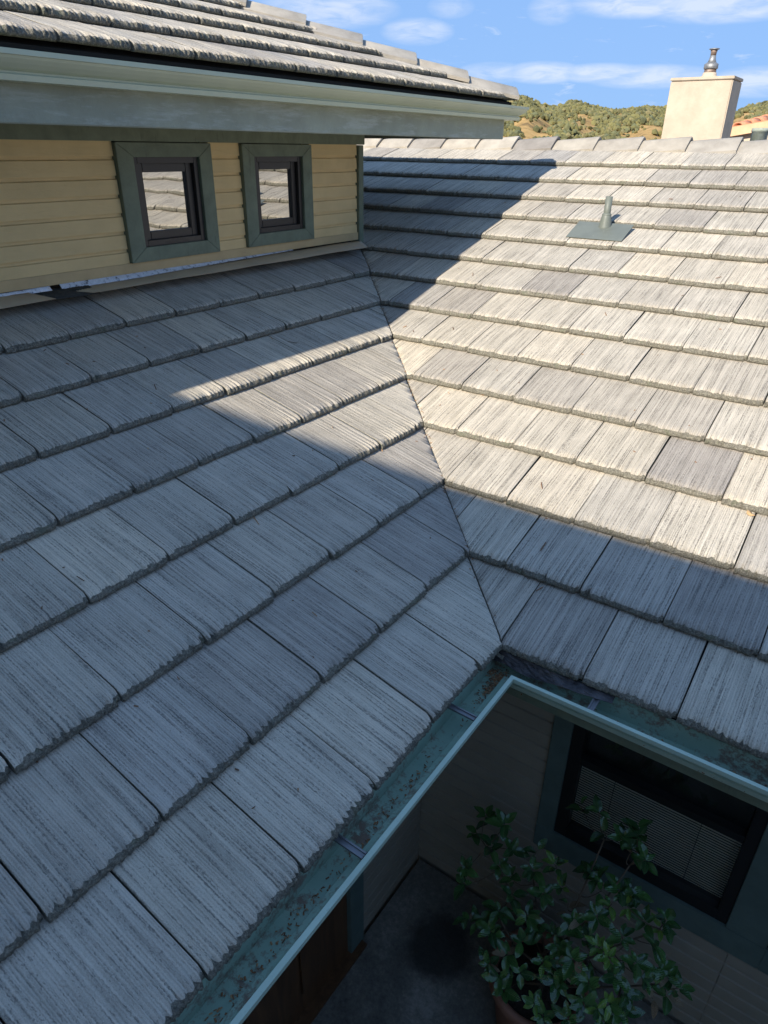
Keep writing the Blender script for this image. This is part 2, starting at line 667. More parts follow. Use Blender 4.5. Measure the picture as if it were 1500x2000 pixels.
    # plant
    def leaf(name, a, b, vein, rough):
        t = Mat(name, rough, 0, .55)
        co = t.coord('Object')
        sx = t.N.new('ShaderNodeSeparateXYZ')
        t.K.new(co, sx.inputs[0])
        ax = t.math('ABSOLUTE', sx.outputs[0])
        wv = t.math('SINE', t.math('MULTIPLY', t.math('SUBTRACT', sx.outputs[1], t.math('MULTIPLY', ax, .8)), 620))
        r = t.objrand()
        c = t.mix(r, a, b)
        c = t.mix(t.math('MULTIPLY', t.math('LESS_THAN', ax, .0011), .6), c, vein)
        t.col(c)
        t.bump(wv, .0016, .8)
        t.b.inputs['Coat Weight'].default_value = .8 if rough < .5 else 0
        t.b.inputs['Coat Roughness'].default_value = .08
        return t.m
    MT['leaf'] = leaf('glossy_leaf', (.030, .095, .028), (.085, .20, .045), (.14, .22, .07), .14)
    MT['leaf_new'] = leaf('young_leaf', (.13, .27, .045), (.22, .38, .07), (.22, .3, .1), .22)
    MT['leaf_dry'] = leaf('dry_leaf', (.22, .15, .08), (.34, .27, .17), (.2, .14, .08), .7)
    t = Mat('twig_bark', .85)
    t.col((.13, .095, .06))
    MT['twig'] = t.m
    t = Mat('terracotta_pot', .75)
    co = t.coord('Object')
    n = t.noise(co, 9, 4, .6)
    t.col(t.ramp(n, [(.3, (.22, .09, .05)), (.7, (.34, .16, .10))]))
    MT['pot'] = t.m
    t = Mat('potting_soil', .95)
    co = t.coord('Object')
    n = t.noise(co, 60, 4, .7)
    t.col(t.ramp(n, [(.3, (.02, .015, .011)), (.7, (.06, .045, .032))]))
    t.bump(n, .01, 1)
    MT['soil'] = t.m
    t = Mat('dead_needles', .9)
    i = t.island()
    t.col(t.ramp(i, [(0, (.10, .055, .03)), (.6, (.26, .13, .06)), (1, (.42, .25, .12))]))
    MT['needle'] = t.m
    t = Mat('fallen_leaf', .8)
    t.col((.46, .30, .15))
    MT['fallen'] = t.m


make_mats()

# ------------------------------------------------------------------ ground, hills
g = MB()
g.add([(-3000, -3000, -2.75), (3000, -3000, -2.75), (3000, 3000, -2.75), (-3000, 3000, -2.75)], [(0, 1, 2, 3)])
tag(g.build('ground', MT['ground']), kind='structure')
f = MB()
f.box((-OW + .02, -6.3, FLOOR - .15), (COURT_E + OW - .02, OW - .02, FLOOR))
tag(f.build('courtyard_floor', MT['concrete']), kind='structure')

AZ = [-75, -50, -38, -30, -27.5, -26.2, -25.2, -24.2, -23.3, -22.6, -21.9, -21.2, -20.3, -19.3, -18.4, -17.3, -16.3, -14, -12.5, -11.6, -10.8, -9.6, -7, 0, 15, 45]
EL = [.05, .07, .075, .072, .060, .056, .0525, .0455, .0435, .046, .0505, .047, .0425, .039, .041, .0435, .0425, .041, .037, .0365, .042, .048, .053, .05, .06, .05]


def hill_h(az, d):
    rid = float(np.interp(az, AZ, EL))
    D0, D1 = 170.0, 520.0
    zt = 1.6 + rid * D1
    if d < D0:
        return -2.9
    u = min(1.0, (d - D0) / (D1 - D0))
    base = u ** 1.15
    bumps = .10 * math.sin(az * .9 + d * .013) + .07 * math.sin(az * 2.1 - d * .03 + 1.0)
    if d <= D1:
        return -2.9 + (zt + 2.9) * (base + bumps * 4 * u * (1 - u) * .6)
    return zt - (d - D1) * .12


hv, hf = [], []
azs = np.linspace(-75, 45, 241)
ds = list(np.linspace(165, 520, 36)) + [560, 640, 800]
for a in azs:
    for d in ds:
        r = math.radians(a)
        hv.append((CAM.x + d * math.sin(r), CAM.y + d * math.cos(r), hill_h(a, d) + random.uniform(-.25, .25) * (d > 180)))
n = len(ds)
for i in range(len(azs) - 1):
    for j in range(n - 1):
        hf.append((i * n + j, i * n + j + 1, (i + 1) * n + j + 1, (i + 1) * n + j))
tag(obj('hills', mesh_from('hills', hv, hf, MT['hill'], True)), kind='structure')

# the oak scrub on those hills: one uncountable mass
ico = bmesh.new()
bmesh.ops.create_icosphere(ico, subdivisions=1, radius=1)
IV = np.array([v.co[:] for v in ico.verts])
IF = np.array([[v.index for v in fc.verts] for fc in ico.faces])
ico.free()
allv, allf, off = [], [], 0
for k in range(14000):
    a = random.uniform(-42, 14) if k % 4 else random.uniform(-29, -8)
    d = 190 + 335 * random.random() ** .7
    # clearings of golden grass
    cl = math.sin(a * 1.7 + d * .017) + math.sin(a * .63 - d * .031 + 2.0) + .6 * math.sin(a * 4.1 + d * .06)
    if cl > .75 - .75 * (d < 360) and d < 480 and random.random() < .93:
        continue
    r = math.radians(a)
    s = random.uniform(.7, 1.7) * (1.0 if d > 350 else .85)
    c = np.array([CAM.x + d * math.sin(r), CAM.y + d * math.cos(r), hill_h(a, d) + s * .55])
    for q in range(random.choice((1, 2, 3))):
        jit = 1 + rng.uniform(-.35, .35, (len(IV), 1))
        sc = s * random.uniform(.55, 1.0)
        v = IV * jit * np.array([sc, sc, sc * random.uniform(.75, 1.15)]) + c + rng.uniform(-.8, .8, 3) * s * np.array([1, 1, .3])
        allv.append(v)
        allf.append(IF + off)
        off += len(IV)
me = bpy.data.meshes.new('oak_scrub')
me.from_pydata(np.concatenate(allv).tolist(), [], np.concatenate(allf).tolist())
me.materials.append(MT['hilltree'])
tag(obj('oak_scrub', me), 'olive green oak scrub covering the golden hills', 'trees', kind='stuff')

# ------------------------------------------------------------------ house
house = empty('house', (-2.0, 3.0, FLOOR), 'cream sided house with grey concrete tile roofs and sage green gutters', 'house')

NT = 15                              # combed teeth across one tile


def tile_mesh(name, seed, w=TW, per=4, top=9):
    """one combed concrete tile: X across, Y up the slope, Z out of the slope; nose at Y = 0"""
    R = random.Random(seed)
    nc = NT * per + 1
    xs = [0.0022 + (w - .0044) * i / (nc - 1) for i in range(nc)]
    tooth = [R.choice((R.uniform(.15, .5), R.uniform(.6, 1.0), R.uniform(.8, 1.0))) for _ in range(NT + 1)]
    wd = [R.uniform(.45, 1.7) for _ in range(NT)]
    tooth_deep = [R.uniform(.5, 1.45) for _ in range(NT)]
    cum = [sum(wd[:i]) * NT / sum(wd) for i in range(NT + 1)]
    if top >= 9:
        ys = [.0, .027, .038, .052, .085, .14, .21, .28, .345, .40]
    else:
        ys = [.0, .022, .10, .25, .345, .40]
    rows = []
    cols = []
    for i, x in enumerate(xs):
        t = i / per
        k = max(j for j in range(NT) if cum[j] <= t + 1e-9)
        fr = min(1, max(0, (t - cum[k]) / (cum[k + 1] - cum[k])))
        rid = math.sin(math.pi * fr) ** 1.3 * tooth[k]
        J = .0015 + .0095 * rid + R.uniform(0, .0022)
        edge = min(1, min(x, w - x) / .010)
        J *= edge
        loop = []
        nz = [R.uniform(-.0012, .0012) for _ in range(5)]
        loop.append((x, .40, -.012))
        loop.append((x, .008, -.0035))
        scoop = (1 - rid) * edge * tooth_deep[k]
        notch = .012 if x > w - .013 else 0.0
        loop.append((x, notch - .004 - R.uniform(0, .005), .0012 + R.uniform(0, .001)))
        loop.append((x, notch - .009 - R.uniform(0, .006), TT * .30 + nz[0] * 2))
        loop.append((x, notch - .008 + .008 * scoop - R.uniform(0, .005), TT * (.48 + .14 * rid) + nz[1]))
        loop.append((x, notch - .004 + .015 * scoop - R.uniform(0, .002), TT * (.66 + .24 * rid) + nz[2]))
        for y in ys:
            fade = 2.3 if y < .030 else (1.7 if y < .04 else (1.15 if y < .06 else (.75 if y < .3 else .5)))
            z = TT * (1 - y / EXP) + (.0034 * rid - .0017) * fade * edge
            if y == 0:
                z = TT * (.76 + .25 * rid)
            if y >= .345:
                z = TT * (1 - y / EXP) - .001
            if 0 < x < w and .01 < y < .34:
                z += R.uniform(-.0003, .0003)
            loop.append((x, y + .007 * max(0, scoop - .6) * (y < .04) if y > 0 else min(.0255, notch + .001 + .018 * scoop), z))
        cols.append(loop)
    m = len(cols[0])
    v = [p for c in cols for p in c]
    fcs, mi = [], []
    for i in range(nc - 1):
        for j in range(m):
            j2 = (j + 1) % m
            fcs.append((i * m + j, (i + 1) * m + j, (i + 1) * m + j2, i * m + j2))
            mi.append(1 if j in (1, 2, 3, 4) else 0)
    fcs.append(tuple(range(m))[::-1])
    fcs.append(tuple(range((nc - 1) * m, nc * m)))
    mi += [1, 1]
    me = bpy.data.meshes.new(name)
    me.from_pydata(v, [], fcs)
    me.materials.append(MT['tile'])
    me.materials.append(MT['nose'])
    me.polygons.foreach_set('material_index', mi)
    sm = [True] * len(fcs)
    sm[-1] = sm[-2] = False
    me.polygons.foreach_set('use_smooth', sm)
    me.update()
    bm = bmesh.new()
    bm.from_mesh(me)
    bmesh.ops.recalc_face_normals(bm, faces=bm.faces)
    bm.to_mesh(me)
    bm.free()
    return me


TILES = [tile_mesh('roof_tile_%d' % i, 100 + i) for i in range(8)]
TILE_LO = tile_mesh('roof_tile_far', 300, per=2, top=5)
RT = random.Random(21)


def clipped(me, M, planes, name):
    """the tile cut along world planes (point, normal): the side the normal points to is removed"""
    bm = bmesh.new()
    bm.from_mesh(me)
    Mi = M.inverted()
    for co, no in planes:
        c = Mi @ Vector(co)
        nn = (Mi.to_3x3() @ Vector(no)).normalized()
        r = bmesh.ops.bisect_plane(bm, geom=bm.verts[:] + bm.edges[:] + bm.faces[:], plane_co=c, plane_no=nn, clear_outer=True)
        es = [e for e in r['geom_cut'] if isinstance(e, bmesh.types.BMEdge)]
        if es:
            try:
                bmesh.ops.contextual_create(bm, geom=es)
            except Exception:
                pass
    if len(bm.faces) < 4:
        bm.free()
        return None
    out = bpy.data.meshes.new(name)
    bm.to_mesh(out)
    bm.free()
    for mm in me.materials:
        out.materials.append(mm)
    return out


class Slope:
    """a roof plane: origin on the eave, X along the eave, Y up the slope, Z out"""
    def __init__(s, origin, ax, up):
        s.o = Vector(origin)
        s.ax = Vector(ax)
        s.up = Vector(up)
        s.n = s.ax.cross(s.up)

    def M(s, a, u, h=0.0, rz=0.0):
        p = s.o + s.ax * a + s.up * u + s.n * h
        m = Matrix(((s.ax.x, s.up.x, s.n.x, p.x), (s.ax.y, s.up.y, s.n.y, p.y), (s.ax.z, s.up.z, s.n.z, p.z), (0, 0, 0, 1)))
        return m @ Matrix.Rotation(rz, 4, 'Z')

    def p(s, a, u, h=0.0):
        return s.o + s.ax * a + s.up * u + s.n * h


def lay_tiles(sl, parent, rows, offs, a0, a1, planes, far_name):
    """planes: (point, outward normal) the roof must stay inside of. Tiles in view are single objects, the rest one mass"""
    far = MB()
    farlo_v = [v.co.copy() for v in TILE_LO.vertices]
    farlo_f = [tuple(p.vertices) for p in TILE_LO.polygons]
    farlo_m = [p.material_index for p in TILE_LO.polygons]
    fm = []
    count = 0
    for k in rows:
        off = offs.get(k, offs.get('d', 0) + .1562 * k)
        j0 = math.floor((a0 - off) / TW)
        j1 = math.ceil((a1 - off) / TW)
        for j in range(j0, j1):
            a = off + j * TW
            M = sl.M(a + RT.uniform(-.0012, .0012), k * EXP + RT.uniform(-.005, .005), RT.uniform(-.0008, .0016), RT.uniform(-.006, .006))
            cs = [sl.p(a + x, k * EXP + y) for x in (0, TW) for y in (0, EXP + .05)]
            dead = False
            cut = False
            for co, no in planes:
                dd = [(c - Vector(co)).dot(Vector(no)) for c in cs]
                if min(dd) > -.004:
                    dead = True
                elif max(dd) > 0:
                    cut = True
            if dead:
                continue
            seen = any(inframe(c) for c in cs) or inframe(sl.p(a + TW / 2, k * EXP + EXP / 2))
            if seen:
                me = TILES[RT.randrange(len(TILES))]
                if cut:
                    tc_ = M @ Vector((TW / 2, EXP / 2, 0))
                    jp = [(tc_ - Vector(no) * ((tc_ - Vector(co)).dot(Vector(no)) + RT.uniform(-.0008, .002)), Matrix.Rotation(RT.uniform(-.008, .008), 3, 'Z') @ Vector(no)) for co, no in planes]
                    me = clipped(me, M, jp, 'roof_tile_cut')
                    if me is None:
                        continue
                obj('roof_tile', me, parent, M)
                count += 1
            else:
                far.add([M @ v for v in farlo_v], farlo_f)
                fm += farlo_m
    if far.v:
        me = mesh_from(far_name, far.v, far.f, None, True)
        me.materials.append(MT['tile'])
        me.materials.append(MT['nose'])
        me.polygons.foreach_set('material_index', fm)
        bm = bmesh.new()
        bm.from_mesh(me)
        for co, no in planes:
            bmesh.ops.bisect_plane(bm, geom=bm.verts[:] + bm.edges[:] + bm.faces[:], plane_co=co, plane_no=no, clear_outer=True)
        bm.to_mesh(me)
        bm.free()
        tag(obj('outer_roof_tiles', me, parent), kind='stuff')
    return count


def deck(name, pts, th=.06, drop=.026, n=None, parent=None, mat='under'):
    """the boarded deck under the tiles; pts lie in the tile plane"""
    pts = [Vector(p) for p in pts]
    nn = n if n is not None else (pts[1] - pts[0]).cross(pts[2] - pts[0]).normalized()
    m = MB()
    k = len(pts)
    m.add([p - nn * drop for p in pts] + [p - nn * (drop + th) for p in pts],
          [tuple(range(k)), tuple(range(k, 2 * k))[::-1]] + [(i, k + i, k + (i + 1) % k, (i + 1) % k) for i in range(k)])
    return m.build(name, MT[mat], parent)


SA = Slope((0, 0, 0), (0, 1, 0), (-CT, 0, ST))
SB = Slope((0, 0, 0), (1, 0, 0), (0, CT, ST))
UX, UYC, UZ = -1.83, 3.50, 1.937
SU = Slope((UX, 0, UZ), (0, 1, 0), (-CT, 0, ST))
SF = Slope((0, UYC, UZ), (-1, 0, 0), (0, -CT, ST))        # far hip end of the upper roof
SC = Slope((COURT_E, 0, 0), (0, -1, 0), (CT, 0, ST))      # added wing, out of view, shades the courtyard

OFFB = {0: 0.3211, 1: -0.1478, 2: -0.3124, 3: -0.4504, 4: -0.9289, 5: -1.0797, 6: -1.2352, 7: -0.7655, 8: -0.9046, 9: -1.0706, 10: -1.2188, 11: -1.3738, 12: -1.5173, 13: -1.6776}
OFFA = {0: -0.4787, 1: -0.0101, 2: 0.1265, 3: -0.0421, 4: 0.0835, 5: -0.0786, 6: 0.385, 7: 0.8267}
S2 = math.sqrt(.5)
vg = .0010
# left slope under the upper wall
roof_a = deck('roof_slope', [(-.02, -6.6, .007), (-.02, .02, .007), (WX - .06, -WX + .06, -(WX - .06) * TP), (WX - .06, -6.6, -(WX - .06) * TP)],
              n=Vector((ST, 0, CT)), parent=house)
lay_tiles(SA, roof_a, range(0, 8), OFFA, -5.0, 2.9, [((-vg, -vg, 0), (S2, S2, 0)), ((WX - .05, 0, 0), (-1, 0, 0))], 'roof_tiles_far_a')
# right slope up to the ridge
zr = RIDGE_Y * TP
roof_b = deck('roof_slope', [(-.02, .02, .007), (COURT_E + .02, .02, .007), (COURT_E + RIDGE_Y, RIDGE_Y, zr), (-8, RIDGE_Y, zr), (-8, -WX, -WX * TP), (WX, -WX, -WX * TP)],
              n=Vector((0, -ST, CT)), parent=house)
lay_tiles(SB, roof_b, range(0, 14), OFFB, -5.2, COURT_E + 4.3,
          [((vg, vg, 0), (-S2, -S2, 0)), ((COURT_E - vg, vg, 0), (S2, -S2, 0)), ((0, RIDGE_Y - .05, 0), (0, 1, 0))], 'roof_tiles_far_b')
tag(deck('back_roof_slope', [(COURT_E + RIDGE_Y, RIDGE_Y, zr), (COURT_E + RIDGE_Y, 9.2, zr - (9.2 - RIDGE_Y) * TP), (-8, 9.2, zr - (9.2 - RIDGE_Y) * TP), (-8, RIDGE_Y, zr)],
         n=Vector((0, ST, CT)), drop=.0, parent=house, mat='cap'))
# upper roof
URX = -4.8
ZUR = UZ + (UX - URX) * TP
run = UX - URX
roof_u = deck('roof_slope', [(UX - .02, -6.3, UZ + .007), (UX - .02, UYC - .02, UZ + .007), (URX, UYC - run, ZUR), (URX, -6.3, ZUR)],
              n=Vector((ST, 0, CT)), parent=house)
hp = (UX, UYC, 0)
lay_tiles(SU, roof_u, range(0, 9), {'d': .13}, -3.6, 3.6, [((UX, UYC - .004, 0), (-S2, S2, 0))], 'roof_tiles_far_u')
roof_f = deck('roof_slope', [(UX - .02, UYC - .02, UZ + .007), (2 * URX - UX, UYC - .02, UZ + .007), (URX, UYC - run, ZUR)], n=Vector((0, ST, CT)), parent=house)
lay_tiles(SF, roof_f, range(0, 7), {'d': .05}, 1.7, 6.8, [((UX, UYC + .004, 0), (S2, -S2, 0))], 'roof_tiles_far_f')
deck('roof_slope', [(2 * URX - UX, UYC, UZ), (2 * URX - UX, -6.3, UZ), (URX, -6.3, ZUR), (URX, UYC - run, ZUR)], n=Vector((-ST, 0, CT)), parent=house, drop=0, mat='cap')
# unseen wing put in opposite to hold light off the courtyard
added_roof_c = deck('roof_slope', [(COURT_E + .02, .02, .007), (COURT_E + .02, -6.6, .007), (COURT_E + RIDGE_Y, -6.6, zr), (COURT_E + RIDGE_Y, RIDGE_Y, zr)],
              n=Vector((-ST, 0, CT)), parent=house)
lay_tiles(SC, added_roof_c, range(0, 6), {'d': .07}, -2.2, 5.0, [((COURT_E - .004, 0, 0), (-S2, S2, 0))], 'added_roof_tiles_c')


# ---- ridge and hip caps: bent concrete saddles
def cap_mesh(name, L, half, drop, th, tilt):
    """saddle tile along +X, apex on the X axis; the +X end rides tilt higher"""
    prof = []
    for i in range(13):
        s = -1 + i / 6.0
        z = -drop * (math.sqrt(s * s + .035) - math.sqrt(.035)) / (math.sqrt(1.035) - math.sqrt(.035))
        prof.append((s * half, z))
    v, fc = [], []
    m = len(prof)
    rows = [0.0, .006, L * .5, L - .006, L]
    for x in rows:
        e = .003 if x in (0.0, L) else 0
        for (y, z) in prof:
            v.append((x, y, z + tilt * x / L - e))
    for x in rows:
        e = 0
        for (y, z) in prof:
            v.append((x, y * .97, z + tilt * x / L - th))
    R_ = len(rows)
    for i in range(R_ - 1):
        for j in range(m - 1):
            fc.append((i * m + j, (i + 1) * m + j, (i + 1) * m + j + 1, i * m + j + 1))
            o_ = R_ * m
            fc.append((o_ + i * m + j, o_ + i * m + j + 1, o_ + (i + 1) * m + j + 1, o_ + (i + 1) * m + j))
    o_ = R_ * m
    for j in range(m - 1):
        fc.append((j, j + 1, o_ + j + 1, o_ + j))
        k0 = (R_ - 1) * m
        fc.append((k0 + j + 1, k0 + j, o_ + k0 + j, o_ + k0 + j + 1))
    for i in range(R_ - 1):
        fc.append((i * m, o_ + i * m, o_ + (i + 1) * m, (i + 1) * m))
        fc.append((i * m + m - 1, (i + 1) * m + m - 1, o_ + (i + 1) * m + m - 1, o_ + i * m + m - 1))
    me = mesh_from(name, v, fc, MT['cap'], True)
    bm = bmesh.new()
    bm.from_mesh(me)
    bmesh.ops.recalc_face_normals(bm, faces=bm.faces)
    for e in bm.edges:
        if len(e.link_faces) == 2 and e.calc_face_angle(0) > .8:
            e.smooth = False
    bm.to_mesh(me)
    bm.free()
    return me


CAPM = cap_mesh('ridge_tile', .425, .148, .092, .021, .034)
SP = .3785
ridge = MB()
ridge.box((-8, RIDGE_Y - .02, zr - .05), (COURT_E + RIDGE_Y, RIDGE_Y + .02, zr + .004))
ridge_board = ridge.build('ridge_board', MT['under'], house)
x = -0.437
xs = [x + i * SP for i in range(-13, 8)]
for xr in xs:                        # right-hand end of each cap
    M = Matrix.Translation((xr - .425, RIDGE_Y, zr + .026 + random.uniform(-.002, .002))) @ Matrix.Rotation(random.uniform(-.006, .006), 4, 'Z')
    obj('ridge_tile', CAPM, ridge_board, M)
# hip caps: the lower end of each rides over the one below it
hdir = Vector((1, -(-1), 0)).normalized()            # plan direction down the hip (+x, +y)
hd = Vector((S2, S2, -S2 * TP)).normalized()
side = Vector((-S2, S2, 0))
hn = hd.cross(side).normalized()
hip0 = Vector((UX - .012, UYC - .012, UZ + .012 * TP))
HCAP = cap_mesh('hip_tile', .43, .145, .068, .021, .034)
for i in range(9):
    end = hip0 - hd * (i * .392)
    st = end - hd * .43 + Vector((0, 0, .044))
    M = Matrix(((hd.x, side.x, hn.x, st.x), (hd.y, side.y, hn.y, st.y), (hd.z, side.z, hn.z, st.z), (0, 0, 0, 1)))
    obj('hip_tile', HCAP, roof_u, M)

# ---- valley metal
m = MB()
for s in (0,):
    a = Vector((0.03, -.03, -.03))
    b = Vector((WX - .02, -WX + .02, -(WX - .02) * TP - .022))
    w = .16
    m.add([a + Vector((-w, -0, w * TP)), a, a + Vector((0, w, w * TP)), b + Vector((0, w, w * TP)), b, b + Vector((-w, 0, w * TP))],
          [(0, 1, 4, 5), (1, 2, 3, 4)])
m.build('valley_flashing', MT['nose'], house)

# ---- gutters
GPROF = [(0.0, .002), (0.0, -.088), (.080, -.088), (.0825, -.070), (.073, -.066), (.074, -.060), (.090, -.052), (.106, -.039), (.119, -.026), (.124, -.018), (.130, -.016), (.130, 0.0), (.115, 0.0), (.115, -.010)]


def offset_profile(P, t):
    out = []
    for i, p in enumerate(P):
        a = Vector(P[max(i - 1, 0)])
        b = Vector(P[min(i + 1, len(P) - 1)])
        d0 = (Vector(p) - a)
        d1 = (b - Vector(p))
        d0 = d0.normalized() if d0.length > 1e-9 else d1.normalized()
        d1 = d1.normalized() if d1.length > 1e-9 else d0
        n0 = Vector((-d0.y, d0.x))
        n1 = Vector((-d1.y, d1.x))
        nn = (n0 + n1)
        nn = nn / max(.5, nn.length_squared / 2) if nn.length > 1e-6 else n0
        out.append((p[0] + nn.x * t, p[1] + nn.y * t))
    return out


def gutter(name, path, z0, parent, mat='gutter'):
    """path: function u -> list of 3-D plan points (the mitred run at offset u from the fascia)"""
    outer = GPROF
    inner = offset_profile(GPROF, .0022)
    ring = outer + inner[::-1]
    pts = [[Vector((p[0], p[1], z0 + z)) for p in path(u)] for (u, z) in ring]
    k = len(pts[0])
    m = len(ring)
    v = [pts[i][s] for s in range(k) for i in range(m)]
    fc, mi = [], []
    no = len(outer)
    for s in range(k - 1):
        for i in range(m):
            j = (i + 1) % m
            fc.append((s * m + i, s * m + j, (s + 1) * m + j, (s + 1) * m + i))
            inside = i >= no and (m - 1 - i) < 6
            mi.append(1 if (i >= no and i < m - 1 and (m - 1 - i) <= 9) else 0)
    fc.append(tuple(range(m))[::-1])
    fc.append(tuple((k - 1) * m + i for i in range(m)))
    mi += [0, 0]
    me = mesh_from(name, v, fc, MT[mat])
    me.materials.append(MT['gutter_in'])
    me.polygons.foreach_set('material_index', mi)
    bm = bmesh.new()
    bm.from_mesh(me)
    bmesh.ops.recalc_face_normals(bm, faces=bm.faces)
    bm.to_mesh(me)
    bm.free()
    return obj(name, me, parent)


GB = -.016                               # face of the courtyard fascia
GZ = -.0167
gut = gutter('gutter', lambda u: [(GB + u, -6.3), (GB + u, -GB - u), (COURT_E - GB - u, -GB - u), (COURT_E - GB - u, -6.3)], GZ, house, 'gutter_low')
UFX = -1.905                             # upper fascia face, outer
UFY = 3.49
UGZ = 1.896
ugut = gutter('gutter', lambda u: [(UFX + u, -6.2), (UFX + u, UFY + u), (2 * URX - UFX - u, UFY + u), (2 * URX - UFX - u, -6.2)], UGZ, house)

# gutter hangers: folded steel straps
def hanger(p0, along, out, parent):
    """strap from the back of the gutter to its lip; along / out are unit vectors"""
    p0, along, out = Vector(p0), Vector(along), Vector(out)
    m = MB()
    prof = [(.0, .012), (.003, .012), (.004, -.010), (.104, -.013), (.108, -.003), (.108, -.016), (.003, -.014), (.0, -.013)]
    for a0, a1, dz in ((-.011, -.006, .004), (-.006, .006, 0), (.006, .011, .004)):
        base = [p0 + out * u + Vector((0, 0, z + dz * (z > -.0135))) for u, z in prof]
        m.prism(base, along * a0, along * a1)
    h = m.build('gutter_hanger', MT['strap'], parent)
    return h


for y in (-.345, -.955, -1.56, -2.17, -2.8):
    hanger((GB + .003, y, GZ - .004), (0, 1, 0), (1, 0, 0), gut)
for x in (.383, .99, 1.6, 2.1):
    hanger((x, -GB - .003, GZ - .004), (1, 0, 0), (0, -1, 0), gut)

# fascia boards, soffits
def board(name, a, b, mat, parent, bevel=.003):
    return MB().box(a, b).build(name, MT[mat], parent, bevel=bevel)


board('fascia_board', (GB - .03, -6.3, -.22), (GB - .0015, -GB - .032, -.028), 'trim', house)
board('fascia_board', (GB - .03, -GB + .0015, -.22), (COURT_E - GB + .03, -GB + .03, -.028), 'trim', house)
board('fascia_board', (COURT_E - GB + .0015, -6.3, -.22), (COURT_E - GB + .03, -GB - .001, -.028), 'trim', house)
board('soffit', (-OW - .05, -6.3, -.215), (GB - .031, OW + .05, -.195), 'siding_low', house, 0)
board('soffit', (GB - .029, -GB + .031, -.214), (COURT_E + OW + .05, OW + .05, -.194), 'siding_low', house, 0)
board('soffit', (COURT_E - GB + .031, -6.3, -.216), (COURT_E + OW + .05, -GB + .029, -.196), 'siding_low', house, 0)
# upper eave
board('fascia_board', (UFX - .035, -6.2, 1.681), (UFX - .0015, UFY - .0015, 1.893), 'fascia', house, .004)
board('fascia_board', (2 * URX - UFX, UFY - .035, 1.682), (UFX - .036, UFY - .002, 1.893), 'fascia', house, .004)
board('soffit', (2 * URX - UFX, -6.2, 1.715), (UFX - .036, UFY - .036, 1.735), 'trim', house, 0)
m = MB()
m.box((UFX - .034, -6.2, 1.894), (UFX - .012, UFY - .02, 1.936))
m.build('eave_riser', MT['gutter'], house)
m = MB()
m.box((-.034, -6.2, -.027), (-.02, .03, -.004))
m.build('eave_riser', MT['under'], house)
m = MB()
m.box((-.03, .021, -.027), (COURT_E, .034, -.004))
m.build('eave_riser', MT['under'], house)

# crumpled black flashing hanging out from under the tiles at the inside corner
v, fc = [], []
nx, nz = 26, 7
RC = random.Random(5)
for i in range(nx):
    x = -.005 + .44 * i / (nx - 1)
    dep = .055 if x < .2 else max(.008, .055 - (x - .2) * .20)
    for j in range(nz):
        u = j / (nz - 1)
        v.append((x, -.002 - .030 * u + .006 * abs(math.sin(x * 16 + u * 1.2)) + RC.uniform(-.0012, .0012),
                  -.010 - dep * u * .75 + .004 * math.sin(x * 21 + 2 * u)))
for i in range(nx - 1):
    for j in range(nz - 1):
        fc.append((i * nz + j, (i + 1) * nz + j, (i + 1) * nz + j + 1, i * nz + j + 1))
cr = obj('crumpled_flashing', mesh_from('crumpled_flashing', v, fc, MT['crumple']), house)
so = cr.modifiers.new('thickness', 'SOLIDIFY')
so.thickness = .002

# ------------------------------------------------------------------ upper wall
m = MB()
m.box((2 * URX - WX + .3, -6.2, .2), (WX - .064, -WX - .03, 1.72))
uwall = m.build('upper_wall', MT['room'], house)


def lap_board(name, length_a, length_b, z, h, face, axis, sgn, mat, parent, back=0.0):
    """bevel lap board on a wall face: axis 0 = wall plane x = face (boards run along y), axis 1 = plane y = face"""
    pr = [(-back, 0.0), (.0175, 0.0), (.0185, .003), (.0165, h * .78), (.0070, h * .83), (.0055, h + .004), (-back, h + .004)]
    m = MB()
    if axis == 0:
        base = [(face + sgn * d, 0, z + q) for d, q in pr]
        m.prism(base, (0, length_a, 0), (0, length_b, 0))
    else:
        base = [(0, face + sgn * d, z + q) for d, q in pr]
        m.prism(base, (length_a, 0, 0), (length_b, 0, 0))
    return m.build(name, MT[mat], parent)


LAP = .0885
wins = [(.508, 1.139), (1.380, 2.012)]
ZB, ZT = 1.050, 1.628
r = 0
for k in range(7):
    z = 1.053 + (k - .22) * LAP
    h = LAP
    if z + h > 1.66:
        h = 1.66 - z
    for (a, b) in ((-6.2, wins[0][0] - .002), (wins[0][1] + .002, wins[1][0] - .002), (wins[1][1] + .002, -WX - .055)):
        lap_board('siding_board', a, b, z, h, WX - .012, 0, 1, 'siding', uwall, .05)
board('frieze_board', (WX - .010, -6.2, 1.632), (WX + .026, -WX + .018, 1.714), 'trim', uwall, .003)
board('corner_board', (WX - .06, -WX - .050, .93), (WX + .022, -WX + .008, 1.630), 'trim', uwall, .003)
board('skirt_board', (WX - .010, -6.2, .998), (WX + .014, -WX - .05, 1.0495), 'skirt', uwall, .002)
# end wall behind the corner (boards facing the far roof)
for k in range(9):
    lap_board('siding_board', -6.5, WX - .062, .92 + k * LAP, LAP, -WX - .028, 1, 1, 'siding', uwall)

